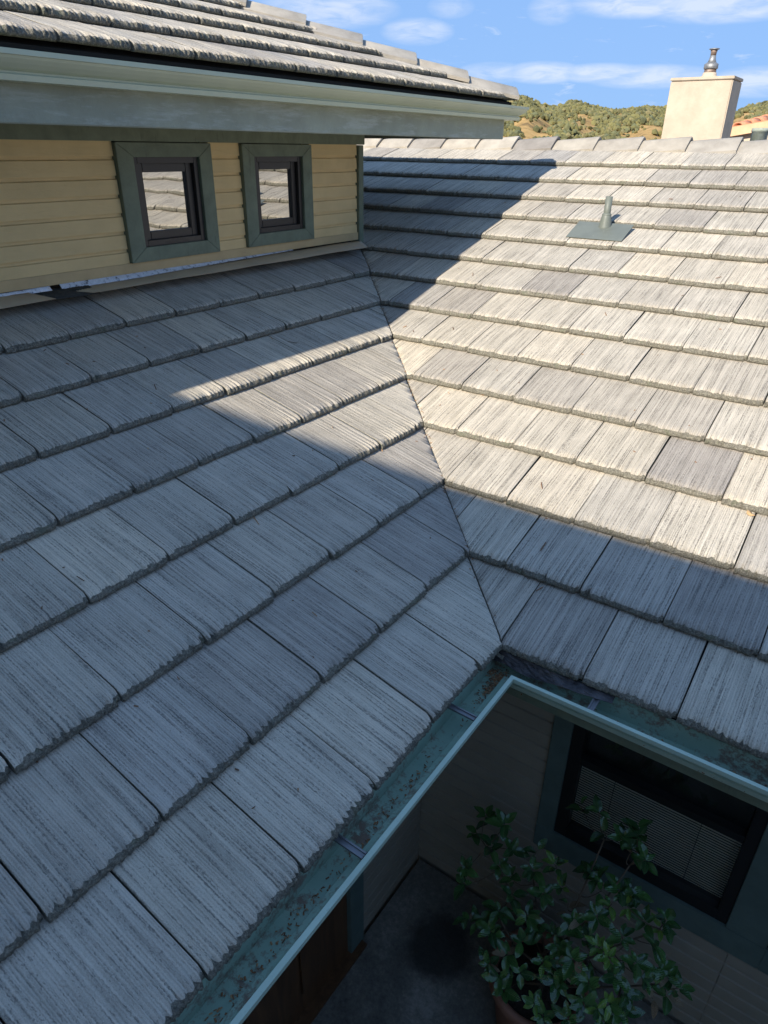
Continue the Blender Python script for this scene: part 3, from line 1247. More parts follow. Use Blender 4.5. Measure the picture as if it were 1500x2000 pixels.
# flashing along the foot of the wall: tan metal with a torn gap, silver tape above it
def strip(name, y0, y1, xa, za, xb, zb, mat, parent, wav=.002, slant=(0, 0), n=60, th=.0015, za1=None):
    v, fc = [], []
    RS = random.Random(int(abs(y0) * 1000) + 3)
    for i in range(n):
        t = i / (n - 1)
        zz = za if za1 is None else za + (za1 - za) * min(1, t * 1.35)
        for (x, z, s) in ((xa, zz, 0), (xa + (xb - xa) * .12, zz + (zb - zz) * .2, .1), (xb, zb, 1)):
            y = y0 + (y1 - y0) * t + (slant[0] * (1 - t) + slant[1] * t) * s
            v.append((x + RS.uniform(-wav, wav) * .3, y, z + wav * math.sin(y * 9 + s * 2) + RS.uniform(-wav, wav) * .25))
    for i in range(n - 1):
        for j in range(2):
            fc.append((i * 3 + j, i * 3 + j + 1, (i + 1) * 3 + j + 1, (i + 1) * 3 + j))
    o = obj(name, mesh_from(name, v, fc, MT[mat], True), parent)
    so = o.modifiers.new('thickness', 'SOLIDIFY')
    so.thickness = th
    so.offset = 1
    return o


zf = .962
strip('wall_flashing', .085, 2.54, WX + .034, .970, WX + .140, zf - .004, 'tan_flashing', uwall, .0012, (.09, -.05), za1=.992)
strip('wall_flashing', -6.0, -.10, WX + .020, .988, WX + .140, zf - .006, 'tan_flashing', uwall, .002, (0, .07))
strip('bitumen_patch', -.16, .22, WX + .016, .980, WX + .132, zf - .012, 'bitumen', uwall, .003)
# tape: stands up behind the flashing, tapering out to the right
v, fc = [], []
n = 50
RS = random.Random(9)
for i in range(n):
    t = i / (n - 1)
    y = .075 + 1.72 * t
    top = .9985
    low = .955 + .030 * t
    out = .030 - .008 * t
    v += [(WX + .013, y, top), (WX + out + RS.uniform(-.002, .002), y, (top + low) / 2 + RS.uniform(-.002, .002) + .003), (WX + out + .006, y, low + .012)]
for i in range(n - 1):
    for j in range(2):
        fc.append((i * 3 + j, i * 3 + j + 1, (i + 1) * 3 + j + 1, (i + 1) * 3 + j))
tp = obj('silver_tape', mesh_from('silver_tape', v, fc, MT['silver']), uwall)
so = tp.modifiers.new('thickness', 'SOLIDIFY')
so.thickness = .001
strip('silver_tape', -1.6, .02, WX + .014, .9975, WX + .034, .976, 'silver', uwall, .002)


# ---- windows in the upper wall
def picture_frame(m, y0, y1, z0, z1, w, xa, xb, mitre=False):
    m.box((xa, y0, z0), (xb, y0 + w, z1))
    m.box((xa, y1 - w, z0), (xb, y1, z1))
    m.box((xa, y0 + w + .0002, z0), (xb, y1 - w - .0002, z0 + w))
    m.box((xa, y0 + w + .0002, z1 - w), (xb, y1 - w - .0002, z1))


def mitred_board(face_in, face_out, p, q, r_, s_):
    """a trim board with mitred ends: four corners in the wall plane given as (y, z)"""
    m = MB()
    v = [(face_in, *c) for c in (p, q, r_, s_)] + [(face_out, *c) for c in (p, q, r_, s_)]
    m.add(v, [(0, 1, 2, 3), (7, 6, 5, 4), (0, 4, 5, 1), (1, 5, 6, 2), (2, 6, 7, 3), (3, 7, 4, 0)])
    return m


for (y0, y1) in wins:
    W = obj('window', None, house, Matrix.Translation((WX, (y0 + y1) / 2, ZB)))
    fy0, fy1, fz0, fz1 = y0 + .101, y1 - .093, 1.122, 1.560
    g_ = .0008
    for c in (((y0, ZB), (y1, ZB), (fy1, fz0), (fy0, fz0)), ((y0, ZT), (fy0, fz1), (fy1, fz1), (y1, ZT)),
              ((y0, ZB + g_), (fy0 - g_, fz0), (fy0 - g_, fz1), (y0, ZT - g_)), ((y1, ZB + g_), (y1, ZT - g_), (fy1 + g_, fz1), (fy1 + g_, fz0))):
        mitred_board(WX - .008, WX + .030, *c).build('trim_board', MT['trim'], W, bevel=.002)
    m = MB()
    picture_frame(m, fy0, fy1, fz0, fz1, .030, WX - .06, WX + .012)
    m.build('frame', MT['bronze'], W, bevel=.002)
    m = MB()
    picture_frame(m, fy0 + .031, fy1 - .031, fz0 + .031, fz1 - .031, .042, WX - .05, WX - .012)
    m.build('sash', MT['bronze'], W, bevel=.003)
    m = MB()
    picture_frame(m, fy0 + .0665, fy1 - .0665, fz0 + .0665, fz1 - .0665, .007, WX - .034, WX - .0225)
    m.build('glazing_bead', MT['black_frame'], W)
    MB().box((WX - .036, fy0 + .066, fz0 + .066), (WX - .030, fy1 - .066, fz1 - .066)).build('pane', MT['coated_glass'], W)

# ------------------------------------------------------------------ courtyard walls
m = MB()
m.box((-OW - .25, -6.3, FLOOR - .1), (-OW - .012, OW + .012, -.19))
lwall_a = m.build('courtyard_wall', MT['siding_low'], house)
m = MB()
wx0, wx1 = .148, 1.022               # window opening in the far wall
wz0, wz1 = -1.645, -.40
sx0, sx1 = 1.20, 2.1                 # next window, only its corner shows
Y0 = OW + .012
m.box((-OW - .01, Y0, FLOOR - .1), (wx0, Y0 + .14, -.19))
m.box((wx0, Y0, FLOOR - .1), (wx1, Y0 + .14, wz0))
m.box((wx0, Y0, wz1), (wx1, Y0 + .14, -.19))
m.box((wx1, Y0, FLOOR - .1), (sx0, Y0 + .14, -.19))
m.box((sx0, Y0, FLOOR - .1), (sx1, Y0 + .14, wz0))
m.box((sx0, Y0, wz1), (sx1, Y0 + .14, -.19))
m.box((sx1, Y0, FLOOR - .1), (COURT_E + OW, Y0 + .14, -.19))
lwall_b = m.build('courtyard_wall', MT['siding_low'], house)
m = MB()
m.box((COURT_E + OW + .012, -6.3, FLOOR - .1), (COURT_E + OW + .25, OW - .02, -.19))
added_wall_c = m.build('courtyard_wall', MT['siding_low'], house)  # wall of the added wing, out of view, keeps the courtyard dim
DY0, DY1 = -.98, -.082               # door in the left-hand wall
LL = .0905
k = 0
z = FLOOR + .012
while z < -.24:
    h = min(LL, -.22 - z)
    for (a, b) in ((DY1 + .125, OW - .020), (-6.3, DY0 - .125)):
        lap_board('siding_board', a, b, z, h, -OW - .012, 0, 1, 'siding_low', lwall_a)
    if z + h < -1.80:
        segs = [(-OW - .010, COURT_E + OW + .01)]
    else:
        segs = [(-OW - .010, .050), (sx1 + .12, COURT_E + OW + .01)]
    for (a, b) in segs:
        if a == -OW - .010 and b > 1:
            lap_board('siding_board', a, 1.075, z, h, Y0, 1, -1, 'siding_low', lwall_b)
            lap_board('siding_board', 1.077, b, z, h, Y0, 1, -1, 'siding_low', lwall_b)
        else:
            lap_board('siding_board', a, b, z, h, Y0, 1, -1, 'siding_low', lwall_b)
    z += LL

# window with a pleated blind
def low_window(x0, x1, left, right):
    W = obj('window', None, house, Matrix.Translation(((x0 + x1) / 2, OW, wz0)))
    yf = Y0
    T = 'dark_trim'
    board('trim_board', (x0 - left, yf - .034, -1.806), (x1 + right, yf - .001, wz0 - .001), T, W, .003)
    board('trim_board', (x0 - left, yf - .033, wz0), (x0 - .001, yf - .001, -.23), T, W, .003)
    if right > .06:
        board('trim_board', (x1 + .001, yf - .033, wz0), (x1 + right, yf - .001, -.23), T, W, .003)
    m = MB()
    for a, b in (((x0, yf - .02, wz0), (x0 + .062, yf + .06, wz1)), ((x1 - .052, yf - .02, wz0), (x1, yf + .06, wz1)),
                 ((x0 + .0622, yf - .02, wz0), (x1 - .0522, yf + .06, wz0 + .075)), ((x0 + .0622, yf - .019, wz1 - .05), (x1 - .0522, yf + .06, wz1))):
        m.box(a, b)
    m.build('frame', MT['black_frame'], W, bevel=.002)
    board('sash_rail', (x0 + .0625, yf - .012, -1.105), (x1 - .0525, yf + .04, -1.062), 'black_frame', W, .002)
    board('pane', (x0 + .060, yf + .018, wz0 + .073), (x1 - .050, yf + .022, -1.104), 'clear_glass', W, 0)
    board('pane', (x0 + .060, yf + .030, -1.063), (x1 - .050, yf + .034, wz1 - .048), 'clear_glass', W, 0)
    # blind: pleats joined, too fine to pick apart
    m = MB()
    zz = wz0 + .02
    ya = yf + .042
    while zz < -1.09:
        m.prism([(0, ya + .006, zz), (0, ya, zz + .0145), (0, ya + .0015, zz + .0145), (0, ya + .0075, zz)], (x0 + .02, 0, 0), (x1 - .02, 0, 0))
        zz += .0165
    bl = m.build('blind', MT['blind'], W)
    for fx in (.27, .74):
        c = MB()
        xx = x0 + (x1 - x0) * fx
        c.tube([(xx, ya - .004, wz0 + .04), (xx, ya - .004, -1.09)], [.0016, .0016], 5)
        c.build('blind_cord', MT['black_frame'], W)
    m = MB()
    m.box((x0 - .05, yf + .13, wz0 - .1), (x1 + .05, yf + .6, wz1 + .1))
    m.build('room_recess', MT['room'], W)


low_window(wx0, wx1, .098, .178)
low_window(sx0, sx1, .0, .11)

# door in the left wall
dr = obj('door', None, house, Matrix.Translation((-OW, (DY0 + DY1) / 2, FLOOR)))
zt = -.50
board('door_leaf', (-OW - .011, DY0, FLOOR + .02), (-OW + .004, DY1, zt), 'door', dr, .002)
for (a, b, c, d_) in ((DY0 + .12, DY0 + .40, FLOOR + .2, FLOOR + .9), (DY1 - .40, DY1 - .12, FLOOR + .2, FLOOR + .9), (DY0 + .12, DY0 + .40, FLOOR + 1.02, zt - .2), (DY1 - .40, DY1 - .12, FLOOR + 1.02, zt - .2)):
    board('door_panel', (-OW + .0042, a, c), (-OW + .016, b, d_), 'door', dr, .006)
board('jamb', (-OW - .010, DY1 + .0005, FLOOR + .002), (-OW + .030, DY1 + .122, zt + .10), 'dark_trim', dr, .003)
board('jamb', (-OW - .010, DY0 - .122, FLOOR + .002), (-OW + .030, DY0 - .0005, zt + .10), 'dark_trim', dr, .003)
board('door_head', (-OW - .009, DY0 + .0005, zt + .001), (-OW + .028, DY1 - .0005, zt + .10), 'dark_trim', dr, .003)
board('threshold', (-OW - .012, DY0 + .001, FLOOR + .001), (-OW + .07, DY1 + .1, FLOOR + .019), 'door', dr, .002)
kn = MB().lathe((0, 0, 0), [(.012, 0), (.012, .03), (.028, .045), (.030, .06), (.018, .072)], 16)
kn.build('door_knob', MT['steel'], dr, Matrix.Translation((-OW + .003, DY0 + .07, FLOOR + 1.0)) @ Matrix.Rotation(math.pi / 2, 4, 'Y'), True)

# ------------------------------------------------------------------ taller wing behind the camera: its eave throws the lower shadow
OZ = 4.6


def occ(x, z):                          # plan y of the shading edge at height z
    return .655 - 1.61 * (z - .2335)


m = MB()
edge = [(4.8, OZ), (-.96, OZ), (-3.4, OZ + .20), (-3.8, OZ + .20)]
th = .12
top = [Vector((x, occ(x, z), z)) for x, z in edge]
back = [Vector((x, occ(x, OZ) - 7.5, OZ + 7.5 * TP)) for x, z in edge]
low = [p - Vector((0, .02, th)) for p in top]
lowb = [p - Vector((0, 0, th)) for p in back]
vv = top + back + low + lowb
ff = []
for i in range(3):
    ff += [(i, i + 1, 5 + i, 4 + i), (8 + i, 12 + i, 13 + i, 9 + i), (i, 8 + i, 9 + i, i + 1), (4 + i, 5 + i, 13 + i, 12 + i)]
ff += [(0, 4, 12, 8), (3, 11, 15, 7)]
m.add(vv, ff)
m.build('rear_roof_slope', MT['cap'], house)
board('rear_wing_wall', (-3.3, occ(0, OZ) - 7.2, FLOOR - .1), (4.3, occ(0, OZ) - .75, OZ - .02), 'siding', house, 0)

# ------------------------------------------------------------------ things on the roof of the house
vp = obj('vent_pipe', None, house, Matrix.Translation((-.90, 3.14, 1.15)))
uv = lambda a, b, h: SB.p(a, b / CT, h)
m = MB()
q0, q1, q2, q3 = uv(-1.10, 2.965, .034), uv(-.715, 2.965, .034), uv(-.715, 3.185, .040), uv(-1.10, 3.185, .040)
nn = SB.n * .003
m.add([q0, q1, q2, q3, q0 + nn, q1 + nn, q2 + nn, q3 + nn], [(0, 3, 2, 1), (4, 5, 6, 7), (0, 1, 5, 4), (1, 2, 6, 5), (2, 3, 7, 6), (3, 0, 4, 7)])
m.build('flashing_sheet', MT['vent'], vp)
MB().lathe((-.90, 3.135, 1.125), [(.050, 0), (.044, .03), (.034, .085), (.030, .105), (.028, .108)], 24).build('flashing_cone', MT['vent'], vp, None, True)
MB().lathe((-.90, 3.135, 1.16), [(.0235, 0), (.0235, .184), (.019, .184), (.019, .12)], 20).build('pipe', MT['vent'], vp, None, True)
MB().lathe((-.90, 3.135, 1.226), [(.030, 0), (.032, .006), (.026, .014)], 20).build('collar', MT['vent'], vp, None, True)
# short stub vent just over the ridge
sv = obj('vent_pipe', None, house, Matrix.Translation((-.393, 5.05, 1.5)))
MB().lathe((-.393, 5.05, 1.50), [(.062, 0), (.062, .262), (.067, .263), (.067, .288), (.055, .290), (.055, .2)], 28).build('pipe', MT['fascia'], sv, None, True)

# chimney on the far slope
ch = obj('chimney', None, house, Matrix.Translation((-1.8, 8.76, 0)))
cx0, cx1, cy0, cy1, ct = -2.150, -1.415, 8.5, 9.02, 2.425
m = MB()
m.box((cx0, cy0, -.4), (cx1, cy1, ct - .035))
m.build('stucco_shaft', MT['stucco'], ch, bevel=.012)
m = MB()
m.box((cx0 - .008, cy0 - .008, ct - .0345), (cx1 + .008, cy1 + .008, ct))
m.build('crown', MT['stucco'], ch, bevel=.006)
fc_ = (-1.765, 8.76, ct)
MB().lathe(fc_, [(.105, 0), (.100, .02), (.088, .024), (.084, .032), (.078, .060)], 28).build('storm_collar', MT['stucco'], ch, None, True)
MB().lathe(fc_, [(.072, .035), (.070, .10)], 28).build('flue_pipe', MT['rust'], ch, None, True)
MB().lathe(fc_, [(.080, .098), (.083, .102), (.083, .148), (.078, .152), (.050, .17)], 28).build('flue_band', MT['steel'], ch, None, True)
MB().lathe(fc_, [(.056, .150), (.040, .20), (.033, .24)], 28).build('flue_cone', MT['steel'], ch, None, True)
MB().lathe(fc_, [(.033, .239), (.034, .27), (.042, .298)], 28).build('flue_neck', MT['rust'], ch, None, True)
MB().lathe(fc_, [(.042, .297), (.062, .304), (.060, .311), (.02, .318)], 28).build('rain_cap', MT['steel'], ch, None, True)

# ------------------------------------------------------------------ neighbour with a terracotta roof
NY = 13.0
pa, pb = at(1290, 274, 1, NY), at(1500, 236, 1, NY)
sl = (pb.z - pa.z) / (pb.x - pa.x)
nb = empty('neighbour_house', (pb.x + 2, NY + 3, -2.7), 'stucco house behind the ridge with an orange terracotta barrel tile roof', 'house')
nx0 = pa.x - 1.0
apex = pb.x + 2.0
za = pa.z - sl * 1.0
zap = pb.z + sl * 2.0
m = MB()
m.add([(nx0 + .4, NY + .12, -2.75), (apex * 2 - nx0, NY + .12, -2.75), (apex * 2 - nx0, NY + .12, za), (apex, NY + .12, zap - .12), (nx0 + .4, NY + .12, za),
       (nx0 + .4, NY + 9, -2.75), (apex * 2 - nx0, NY + 9, -2.75), (apex * 2 - nx0, NY + 9, za), (apex, NY + 9, zap - .12), (nx0 + .4, NY + 9, za)],
      [(0, 1, 2, 3, 4), (9, 8, 7, 6, 5), (0, 4, 9, 5), (1, 6, 7, 2), (4, 3, 8, 9), (3, 2, 7, 8)])
m.build('wall', MT['stucco'], nb)
rl = math.hypot(pb.x - pa.x, pb.z - pa.z)
dirr = Vector((apex - nx0, 0, zap - za)).normalized()
nrm = Vector((-dirr.z, 0, dirr.x))
m = MB()
base = [Vector((nx0, NY, za)), Vector((apex, NY, zap)), Vector((apex, NY, zap)) - nrm * .14, Vector((nx0, NY, za)) - nrm * .14]
m.prism(base, (0, 0, 0), (0, .10, 0))
m.build('rake_board', MT['rake'], nb)
m = MB()
base = [Vector((nx0, NY, za)) + nrm * .02, Vector((apex, NY, zap)) + nrm * .02, Vector((apex, NY, zap)) - nrm * .05, Vector((nx0, NY, za)) - nrm * .05]
m.prism(base, (0, .101, 0), (0, 9, 0))
nroof = m.build('roof_slope', MT['terracotta'], nb)


def barrel(r, L, n=10):
    v, fc = [], []
    for (y, s) in ((0, 1.0), (L, .84)):
        for i in range(n + 1):
            a = math.pi * i / n
            v.append((r * s * math.cos(a), y, r * s * math.sin(a)))
        for i in range(n + 1):
            a = math.pi * i / n
            v.append((r * s * .82 * math.cos(a), y, r * s * .82 * math.sin(a)))
    w = n + 1
    for i in range(n):
        fc += [(i, i + 1, 2 * w + i + 1, 2 * w + i), (w + i, 3 * w + i, 3 * w + i + 1, w + i + 1), (i, w + i, w + i + 1, i + 1), (2 * w + i, 2 * w + i + 1, 3 * w + i + 1, 3 * w + i)]
    fc += [(0, 2 * w, 3 * w, w), (n, w + n, 3 * w + n, 2 * w + n)]
    me = mesh_from('barrel_tile', v, fc, MT['terracotta'], True)
    bm = bmesh.new()
    bm.from_mesh(me)
    bmesh.ops.recalc_face_normals(bm, faces=bm.faces)
    bm.to_mesh(me)
    bm.free()
    return me


BAR = barrel(.14, .42)
# hip of a second terracotta roof behind the rake: nested barrels climbing away to the right
b0 = at(1440, 254, 1, NY + 1.4)
for i in range(12):
    p = b0 + Vector((.085 * i, .36 * i, .052 * i))
    M = Matrix.Translation(p) @ Matrix.Rotation(math.atan2(-.085, .36), 4, 'Z') @ Matrix.Rotation(.14, 4, 'X')
    obj('barrel_tile', BAR, nroof, M)

# ------------------------------------------------------------------ potted shrub in the courtyard
PC = Vector((.33, .20, FLOOR))
pot = empty('flower_pot', PC, 'large round terracotta pot on the dark courtyard concrete', 'flower pot')
MB().lathe(PC, [(.17, 0), (.175, .01), (.222, .36), (.225, .40), (.205, .40), (.20, .36)], 36).build('pot_body', MT['pot'], pot, None, True)
MB().lathe(PC, [(.224, .385), (.246, .39), (.250, .40), (.250, .440), (.243, .448), (.218, .448), (.208, .43), (.205, .37)], 36, False).build('pot_rim', MT['pot'], pot, None, True)
MB().lathe(PC, [(.203, .34), (.204, .395), (.12, .405), (.02, .41)], 24).build('soil', MT['soil'], pot, None, True)

shrub = empty('gardenia_shrub', PC + Vector((0, 0, .40)), 'leggy shrub with glossy dark green leaves growing from the terracotta pot', 'shrub')


def leaf_mesh(name, L, W, mat, curl, seed):
    R = random.Random(seed)
    v, fc = [], []
    ny = 7
    for i in range(ny):
        t = i / (ny - 1)
        w = W * .5 * (math.sin(math.pi * min(1, t ** .85)) ** .75) + .0006
        y = L * t
        zc = -curl * L * t * t
        for s in (-1, -.5, 0, .5, 1):
            v.append((s * w, y, zc + .30 * abs(s) * w - .04 * L * (abs(s) == 1) * math.sin(t * 9)))
    for i in range(ny - 1):
        for j in range(4):
            fc.append((i * 5 + j, i * 5 + j + 1, (i + 1) * 5 + j + 1, (i + 1) * 5 + j))
    return mesh_from(name, v, fc, MT[mat], True)


LEAF = [leaf_mesh('leaf_a', .105, .054, 'leaf', .22, 1), leaf_mesh('leaf_b', .085, .046, 'leaf', .10, 2), leaf_mesh('leaf_c', .112, .058, 'leaf', .32, 3)]
LNEW = leaf_mesh('leaf_d', .080, .034, 'leaf_new', .12, 4)
LDRY = leaf_mesh('leaf_e', .085, .042, 'leaf_dry', .55, 5)
RP = random.Random(33)


LEAVES = []


def leaf_at(p, dirv, up, kind, s):
    y = dirv.normalized()
    z = (up - y * up.dot(y))
    z = z.normalized() if z.length > 1e-4 else y.orthogonal().normalized()
    x = y.cross(z)
    M = Matrix(((x.x, y.x, z.x, p.x), (x.y, y.y, z.y, p.y), (x.z, y.z, z.z, p.z), (0, 0, 0, 1))) @ Matrix.Diagonal((s, s, s, 1))
    LEAVES.append((M, kind))


def branch(a, b, bend, r0, r1, n=7):
    pts = []
    for i in range(n):
        t = i / (n - 1)
        p = a.lerp(b, t) + Vector(bend) * math.sin(math.pi * t)
        pts.append(p)
    MB().tube(pts, [r0 + (r1 - r0) * i / (n - 1) for i in range(n)], 6).build('stem', MT['twig'], shrub, None, True)
    return pts


# leaf whorls: pixel and plan depth of each, kind of leaf, number of leaves
clusters = [
    (950, 1590, .42, 0, 6), (985, 1610, .40, 0, 6), (960, 1655, .38, 0, 6), (930, 1625, .42, 0, 4), (975, 1690, .36, 0, 5), (1000, 1660, .40, 0, 4),
    (910, 1695, .20, 0, 7), (905, 1725, .18, 0, 4), (1040, 1700, .34, 0, 6), (1000, 1715, .30, 0, 5),
    (1085, 1690, .30, 1, 8), (1095, 1730, .28, 1, 5), (1150, 1700, .36, 0, 6), (1165, 1715, .34, 0, 4), (1060, 1745, .3, 0, 5),
    (1135, 1575, .42, 0, 3), (1170, 1585, .42, 0, 3), (1180, 1625, .42, 0, 2),
    (1215, 1640, .40, 0, 7), (1235, 1660, .38, 0, 6), (1250, 1630, .40, 0, 4), (1260, 1680, .36, 0, 5), (1245, 1615, .42, 0, 3),
    (1210, 1740, .34, 0, 6), (1195, 1765, .30, 1, 4), (1235, 1745, .36, 0, 5), (1225, 1770, .3, 1, 6), (1175, 1740, .32, 0, 3),
    (915, 1795, .10, 0, 5), (935, 1800, .12, 0, 3),
    (975, 1780, .16, 0, 7), (960, 1820, .10, 0, 7), (955, 1885, .02, 0, 7), (990, 1865, .06, 0, 6), (1030, 1790, .2, 0, 6), (1045, 1815, .18, 0, 5),
    (1080, 1825, .22, 0, 5), (1115, 1790, .28, 2, 2), (1110, 1765, .28, 2, 2), (1130, 1800, .25, 2, 1), (1120, 1800, .22, 0, 6),
    (1165, 1790, .25, 0, 6), (1170, 1850, .16, 1, 6), (1190, 1870, .14, 1, 5), (1060, 1880, .08, 1, 6), (1100, 1890, .10, 0, 7),
    (1120, 1875, .10, 0, 6), (1130, 1905, .08, 2, 2), (1085, 1915, .06, 0, 6), (1150, 1920, .10, 0, 7), (1200, 1905, .16, 0, 6),
    (1215, 1830, .24, 0, 6), (1260, 1800, .34, 0, 5), (1275, 1845, .34, 0, 4), (1300, 1800, .36, 0, 6), (1290, 1815, .36, 1, 4),
    (1240, 1880, .22, 0, 5), (1255, 1910, .22, 0, 5), (1305, 1910, .34, 0, 7), (1325, 1930, .36, 0, 5), (1300, 1945, .32, 0, 5), (1290, 1890, .34, 0, 3),
    (1275, 1950, .26, 2, 2), (1045, 1960, .0, 1, 6), (1060, 1985, -.02, 0, 5), (1140, 1960, .04, 0, 7), (1165, 1970, .06, 1, 6), (1190, 1960, .1, 1, 7),
    (1215, 1975, .12, 0, 6), (1110, 1990, .0, 0, 6), (985, 1935, .0, 0, 5), (975, 1910, .0, 0, 4), (1180, 1995, .06, 0, 5), (1225, 1940, .14, 0, 4),
    (1015, 1900, .04, 0, 4), (1020, 1840, .12, 0, 4), (1090, 1850, .16, 0, 5), (1145, 1835, .2, 0, 5), (1000, 1750, .24, 0, 4), (1050, 1660, .40, 0, 2)]
base_pts = [PC + Vector((.10 * math.cos(a), .10 * math.sin(a), .40)) for a in (0.2, 1.4, 2.6, 3.8, 5.0)]
hubs = []
for (px, py, Y, kind, n) in clusters:
    c = at(px, py, 1, Y)
    hubs.append((c, kind, n))
# main stems to a few high hubs, side shoots from the nearest stem point
main = [(950, 1655, .38), (1040, 1700, .34), (1230, 1690, .38), (1290, 1815, .36), (1180, 1640, .42), (1120, 1780, .26), (975, 1790, .16), (1200, 1860, .2), (1300, 1920, .34)]
stem_pts = []
for i, (px, py, Y) in enumerate(main):
    b = at(px, py, 1, Y)
    stem_pts += branch(base_pts[i % 5], b, (RP.uniform(-.05, .05), RP.uniform(-.05, .05), RP.uniform(-.05, .02)), .0075, .0035)
for (c, kind, n) in hubs:
    near = min(stem_pts, key=lambda p: (p - c).length + (.35 if p.z > c.z else 0))
    d = c - near
    if d.length > .03:
        pts = branch(near, c, (RP.uniform(-.02, .02), RP.uniform(-.02, .02), -.02), .0032, .0018, 5)
        d = (pts[-1] - pts[-2])
    ax = (d.normalized() + Vector((0, -.25, .9))).normalized()
    ph = RP.uniform(0, 6.28)
    e1 = ax.orthogonal().normalized()
    e2 = ax.cross(e1)
    for q in range(n):
        a = ph + q * 2.4
        rad = e1 * math.cos(a) + e2 * math.sin(a)
        lift = RP.uniform(.0, .75) if q else .9
        dv = rad + ax * lift
        km = {0: RP.choice(LEAF), 1: RP.choice([LNEW, LNEW, LEAF[1]]), 2: LDRY}[kind]
        if kind == 0 and RP.random() < .05:
            km = LDRY
        leaf_at(c + ax * RP.uniform(-.02, .02) + rad * .004, dv, ax + rad * .1, km, RP.uniform(.54, .88))

LEAVES.sort(key=lambda t: -t[0].median_scale / (t[0].translation - CAM).length)
for M, kind in LEAVES[:300]:
    obj('leaf', kind, shrub, M)
rest = MB()
for M, kind in LEAVES[300:]:
    rest.add([M @ v.co for v in kind.vertices], [tuple(p.vertices) for p in kind.polygons])
if rest.v:
    tag(obj('small_leaves', mesh_from('small_leaves', rest.v, rest.f, MT['leaf'], True), shrub), kind='stuff')

# ------------------------------------------------------------------ litter
def litter(name, spots, label, n_total):
    m = MB()
    R = random.Random(4)
    for (p, ax, sp_a, sp_b, cnt) in spots:
        for _ in range(cnt):
            c = Vector(p) + Vector(ax) * R.gauss(0, sp_a) + Vector((ax[1], -ax[0], 0)) * R.gauss(0, sp_b) + Vector((0, 0, R.uniform(.001, .006)))
            a = R.uniform(0, 6.28)
            L = R.uniform(.0015, .0055)
            d = Vector((math.cos(a), math.sin(a), R.uniform(-.15, .25))) * L
            s = Vector((-math.sin(a), math.cos(a), 0)) * R.uniform(.0010, .0026)
            u = Vector((0, 0, .0012))
            m.add([c - d - s, c + d - s, c + d + s, c - d + s, c - d + u, c + d + u], [(0, 1, 2, 3), (0, 4, 5, 1), (3, 2, 5, 4), (0, 3, 4), (1, 5, 2)])
    o = m.build(name, MT['needle'])
    return tag(o, label, 'debris', kind='stuff')


zg = GZ - .085
litter('gutter_debris', [((.035, -.10, zg), (0, 1, 0), .05, .013, 260), ((.03, -.04, zg), (1, 0, 0), .05, .016, 240), ((.38, -.030, zg), (1, 0, 0), .10, .010, 60),
                         ((.60, -.035, zg), (1, 0, 0), .05, .010, 160), ((.74, -.038, zg), (1, 0, 0), .07, .010, 380), ((.95, -.035, zg), (1, 0, 0), .12, .010, 200),
                         ((.035, -.7, zg), (0, 1, 0), .16, .012, 90), ((.035, -1.15, zg), (0, 1, 0), .2, .012, 110), ((.03, -1.6, zg), (0, 1, 0), .2, .012, 90)],
       'rusty brown pine needles and leaf litter lying in the courtyard gutter', 900)


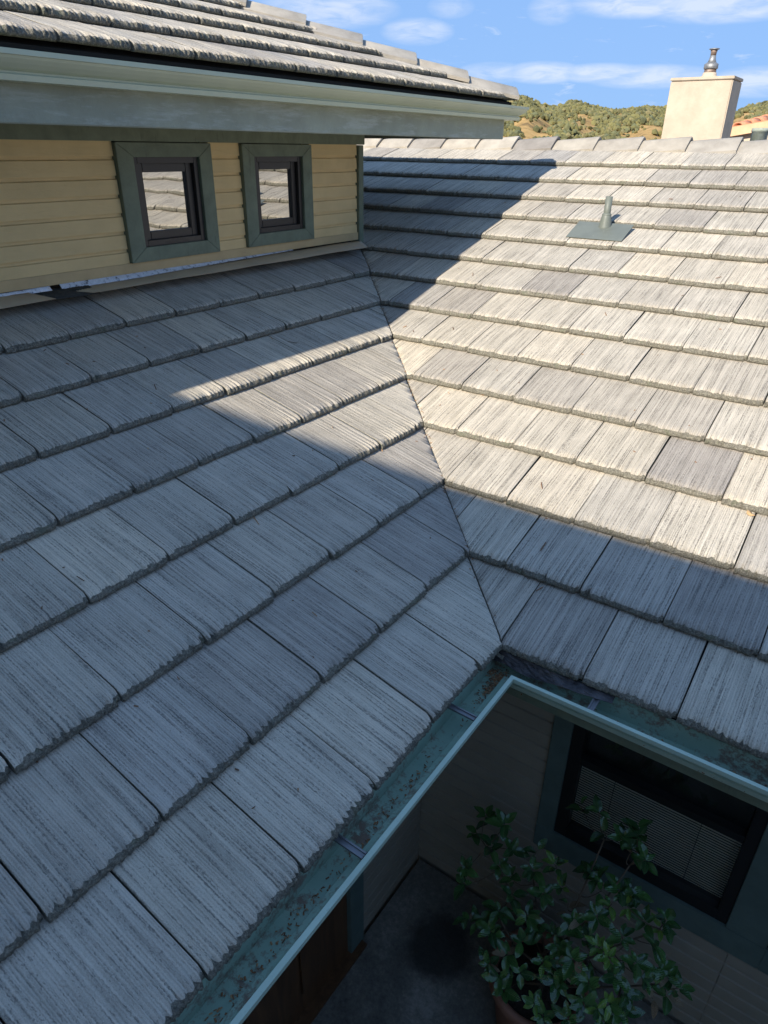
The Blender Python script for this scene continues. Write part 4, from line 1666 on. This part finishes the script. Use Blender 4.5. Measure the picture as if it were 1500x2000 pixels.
# crumbs, twigs and dead bits lying on the two tiled slopes
m = MB()
R = random.Random(12)
for i in range(120):
    sl_, a_, u_ = (SA, R.uniform(-1.4, 1.2), R.uniform(.1, 2.4)) if i % 2 else (SB, R.uniform(-2.0, .9), R.uniform(.1, 4.0))
    q = sl_.p(a_, u_)
    if (sl_ is SA and q.x + q.y > -.05) or (sl_ is SB and q.x + q.y < .05):
        continue
    fr = (u_ / EXP) % 1.0
    if fr < .1:
        continue
    q = sl_.p(a_, u_, TT * (1 - fr) + .0035)
    an = R.uniform(0, 6.28)
    L = R.uniform(.003, .007) if R.random() < .8 else R.uniform(.012, .026)
    d = (sl_.ax * math.cos(an) + sl_.up * math.sin(an)) * L
    w_ = (sl_.up * math.cos(an) - sl_.ax * math.sin(an)) * R.uniform(.0012, .003)
    h_ = sl_.n * .0025
    m.add([q - d - w_, q + d - w_, q + d + w_, q - d + w_, q - d + h_, q + d + h_], [(0, 1, 2, 3), (0, 4, 5, 1), (3, 2, 5, 4), (0, 3, 4), (1, 5, 2)])
for i in range(110):
    k_ = R.uniform(.05, 2.5)
    q = Vector((-k_ + R.uniform(-.012, .012), k_ + R.uniform(-.012, .012), 0))
    u_ = max(-q.x, q.y) / CT
    q.z = max(-q.x, q.y) * TP + TT * (1 - (u_ / EXP) % 1.0) * .9 + .002
    an = R.uniform(0, 6.28)
    L = R.uniform(.002, .006)
    d = Vector((math.cos(an), math.sin(an), .2)) * L
    w_ = Vector((-math.sin(an), math.cos(an), 0)) * R.uniform(.0012, .003)
    h_ = Vector((0, 0, .003))
    m.add([q - d - w_, q + d - w_, q + d + w_, q - d + w_, q - d + h_, q + d + h_], [(0, 1, 2, 3), (0, 4, 5, 1), (3, 2, 5, 4), (0, 3, 4), (1, 5, 2)])
tag(m.build('roof_debris', MT['needle']), 'brown crumbs and twig bits scattered over the roof tiles', 'debris', kind='stuff')


def dead_leaf(name, p, n, s, label, seed):
    R = random.Random(seed)
    M = Matrix.Translation(p) @ n.to_track_quat('Z', 'Y').to_matrix().to_4x4() @ Matrix.Rotation(R.uniform(0, 6), 4, 'Z')
    v = []
    k = 9
    for i in range(k):
        a = 2 * math.pi * i / k
        r = s * (1 + .22 * math.sin(3 * a + seed) + R.uniform(-.1, .1))
        v.append((r * math.cos(a), r * .62 * math.sin(a), .004 + .006 * math.cos(2 * a)))
    v.append((0, 0, .002))
    fc = [(i, (i + 1) % k, k) for i in range(k)]
    o = obj(name, mesh_from(name, v, fc, MT['fallen'], True), None, M)
    so = o.modifiers.new('thickness', 'SOLIDIFY')
    so.thickness = .0008
    return tag(o, label, 'leaf', 'fallen leaves on the roof')


dead_leaf('fallen_leaf', SA.p(-.353, 1.4495 / CT, .012), SA.n, .014, 'small tan fallen leaf on the shaded left roof slope', 1)
dead_leaf('fallen_leaf', SB.p(.606, .937 / CT, .012), SB.n, .017, 'small orange tan fallen leaf on the sunlit right roof slope', 2)
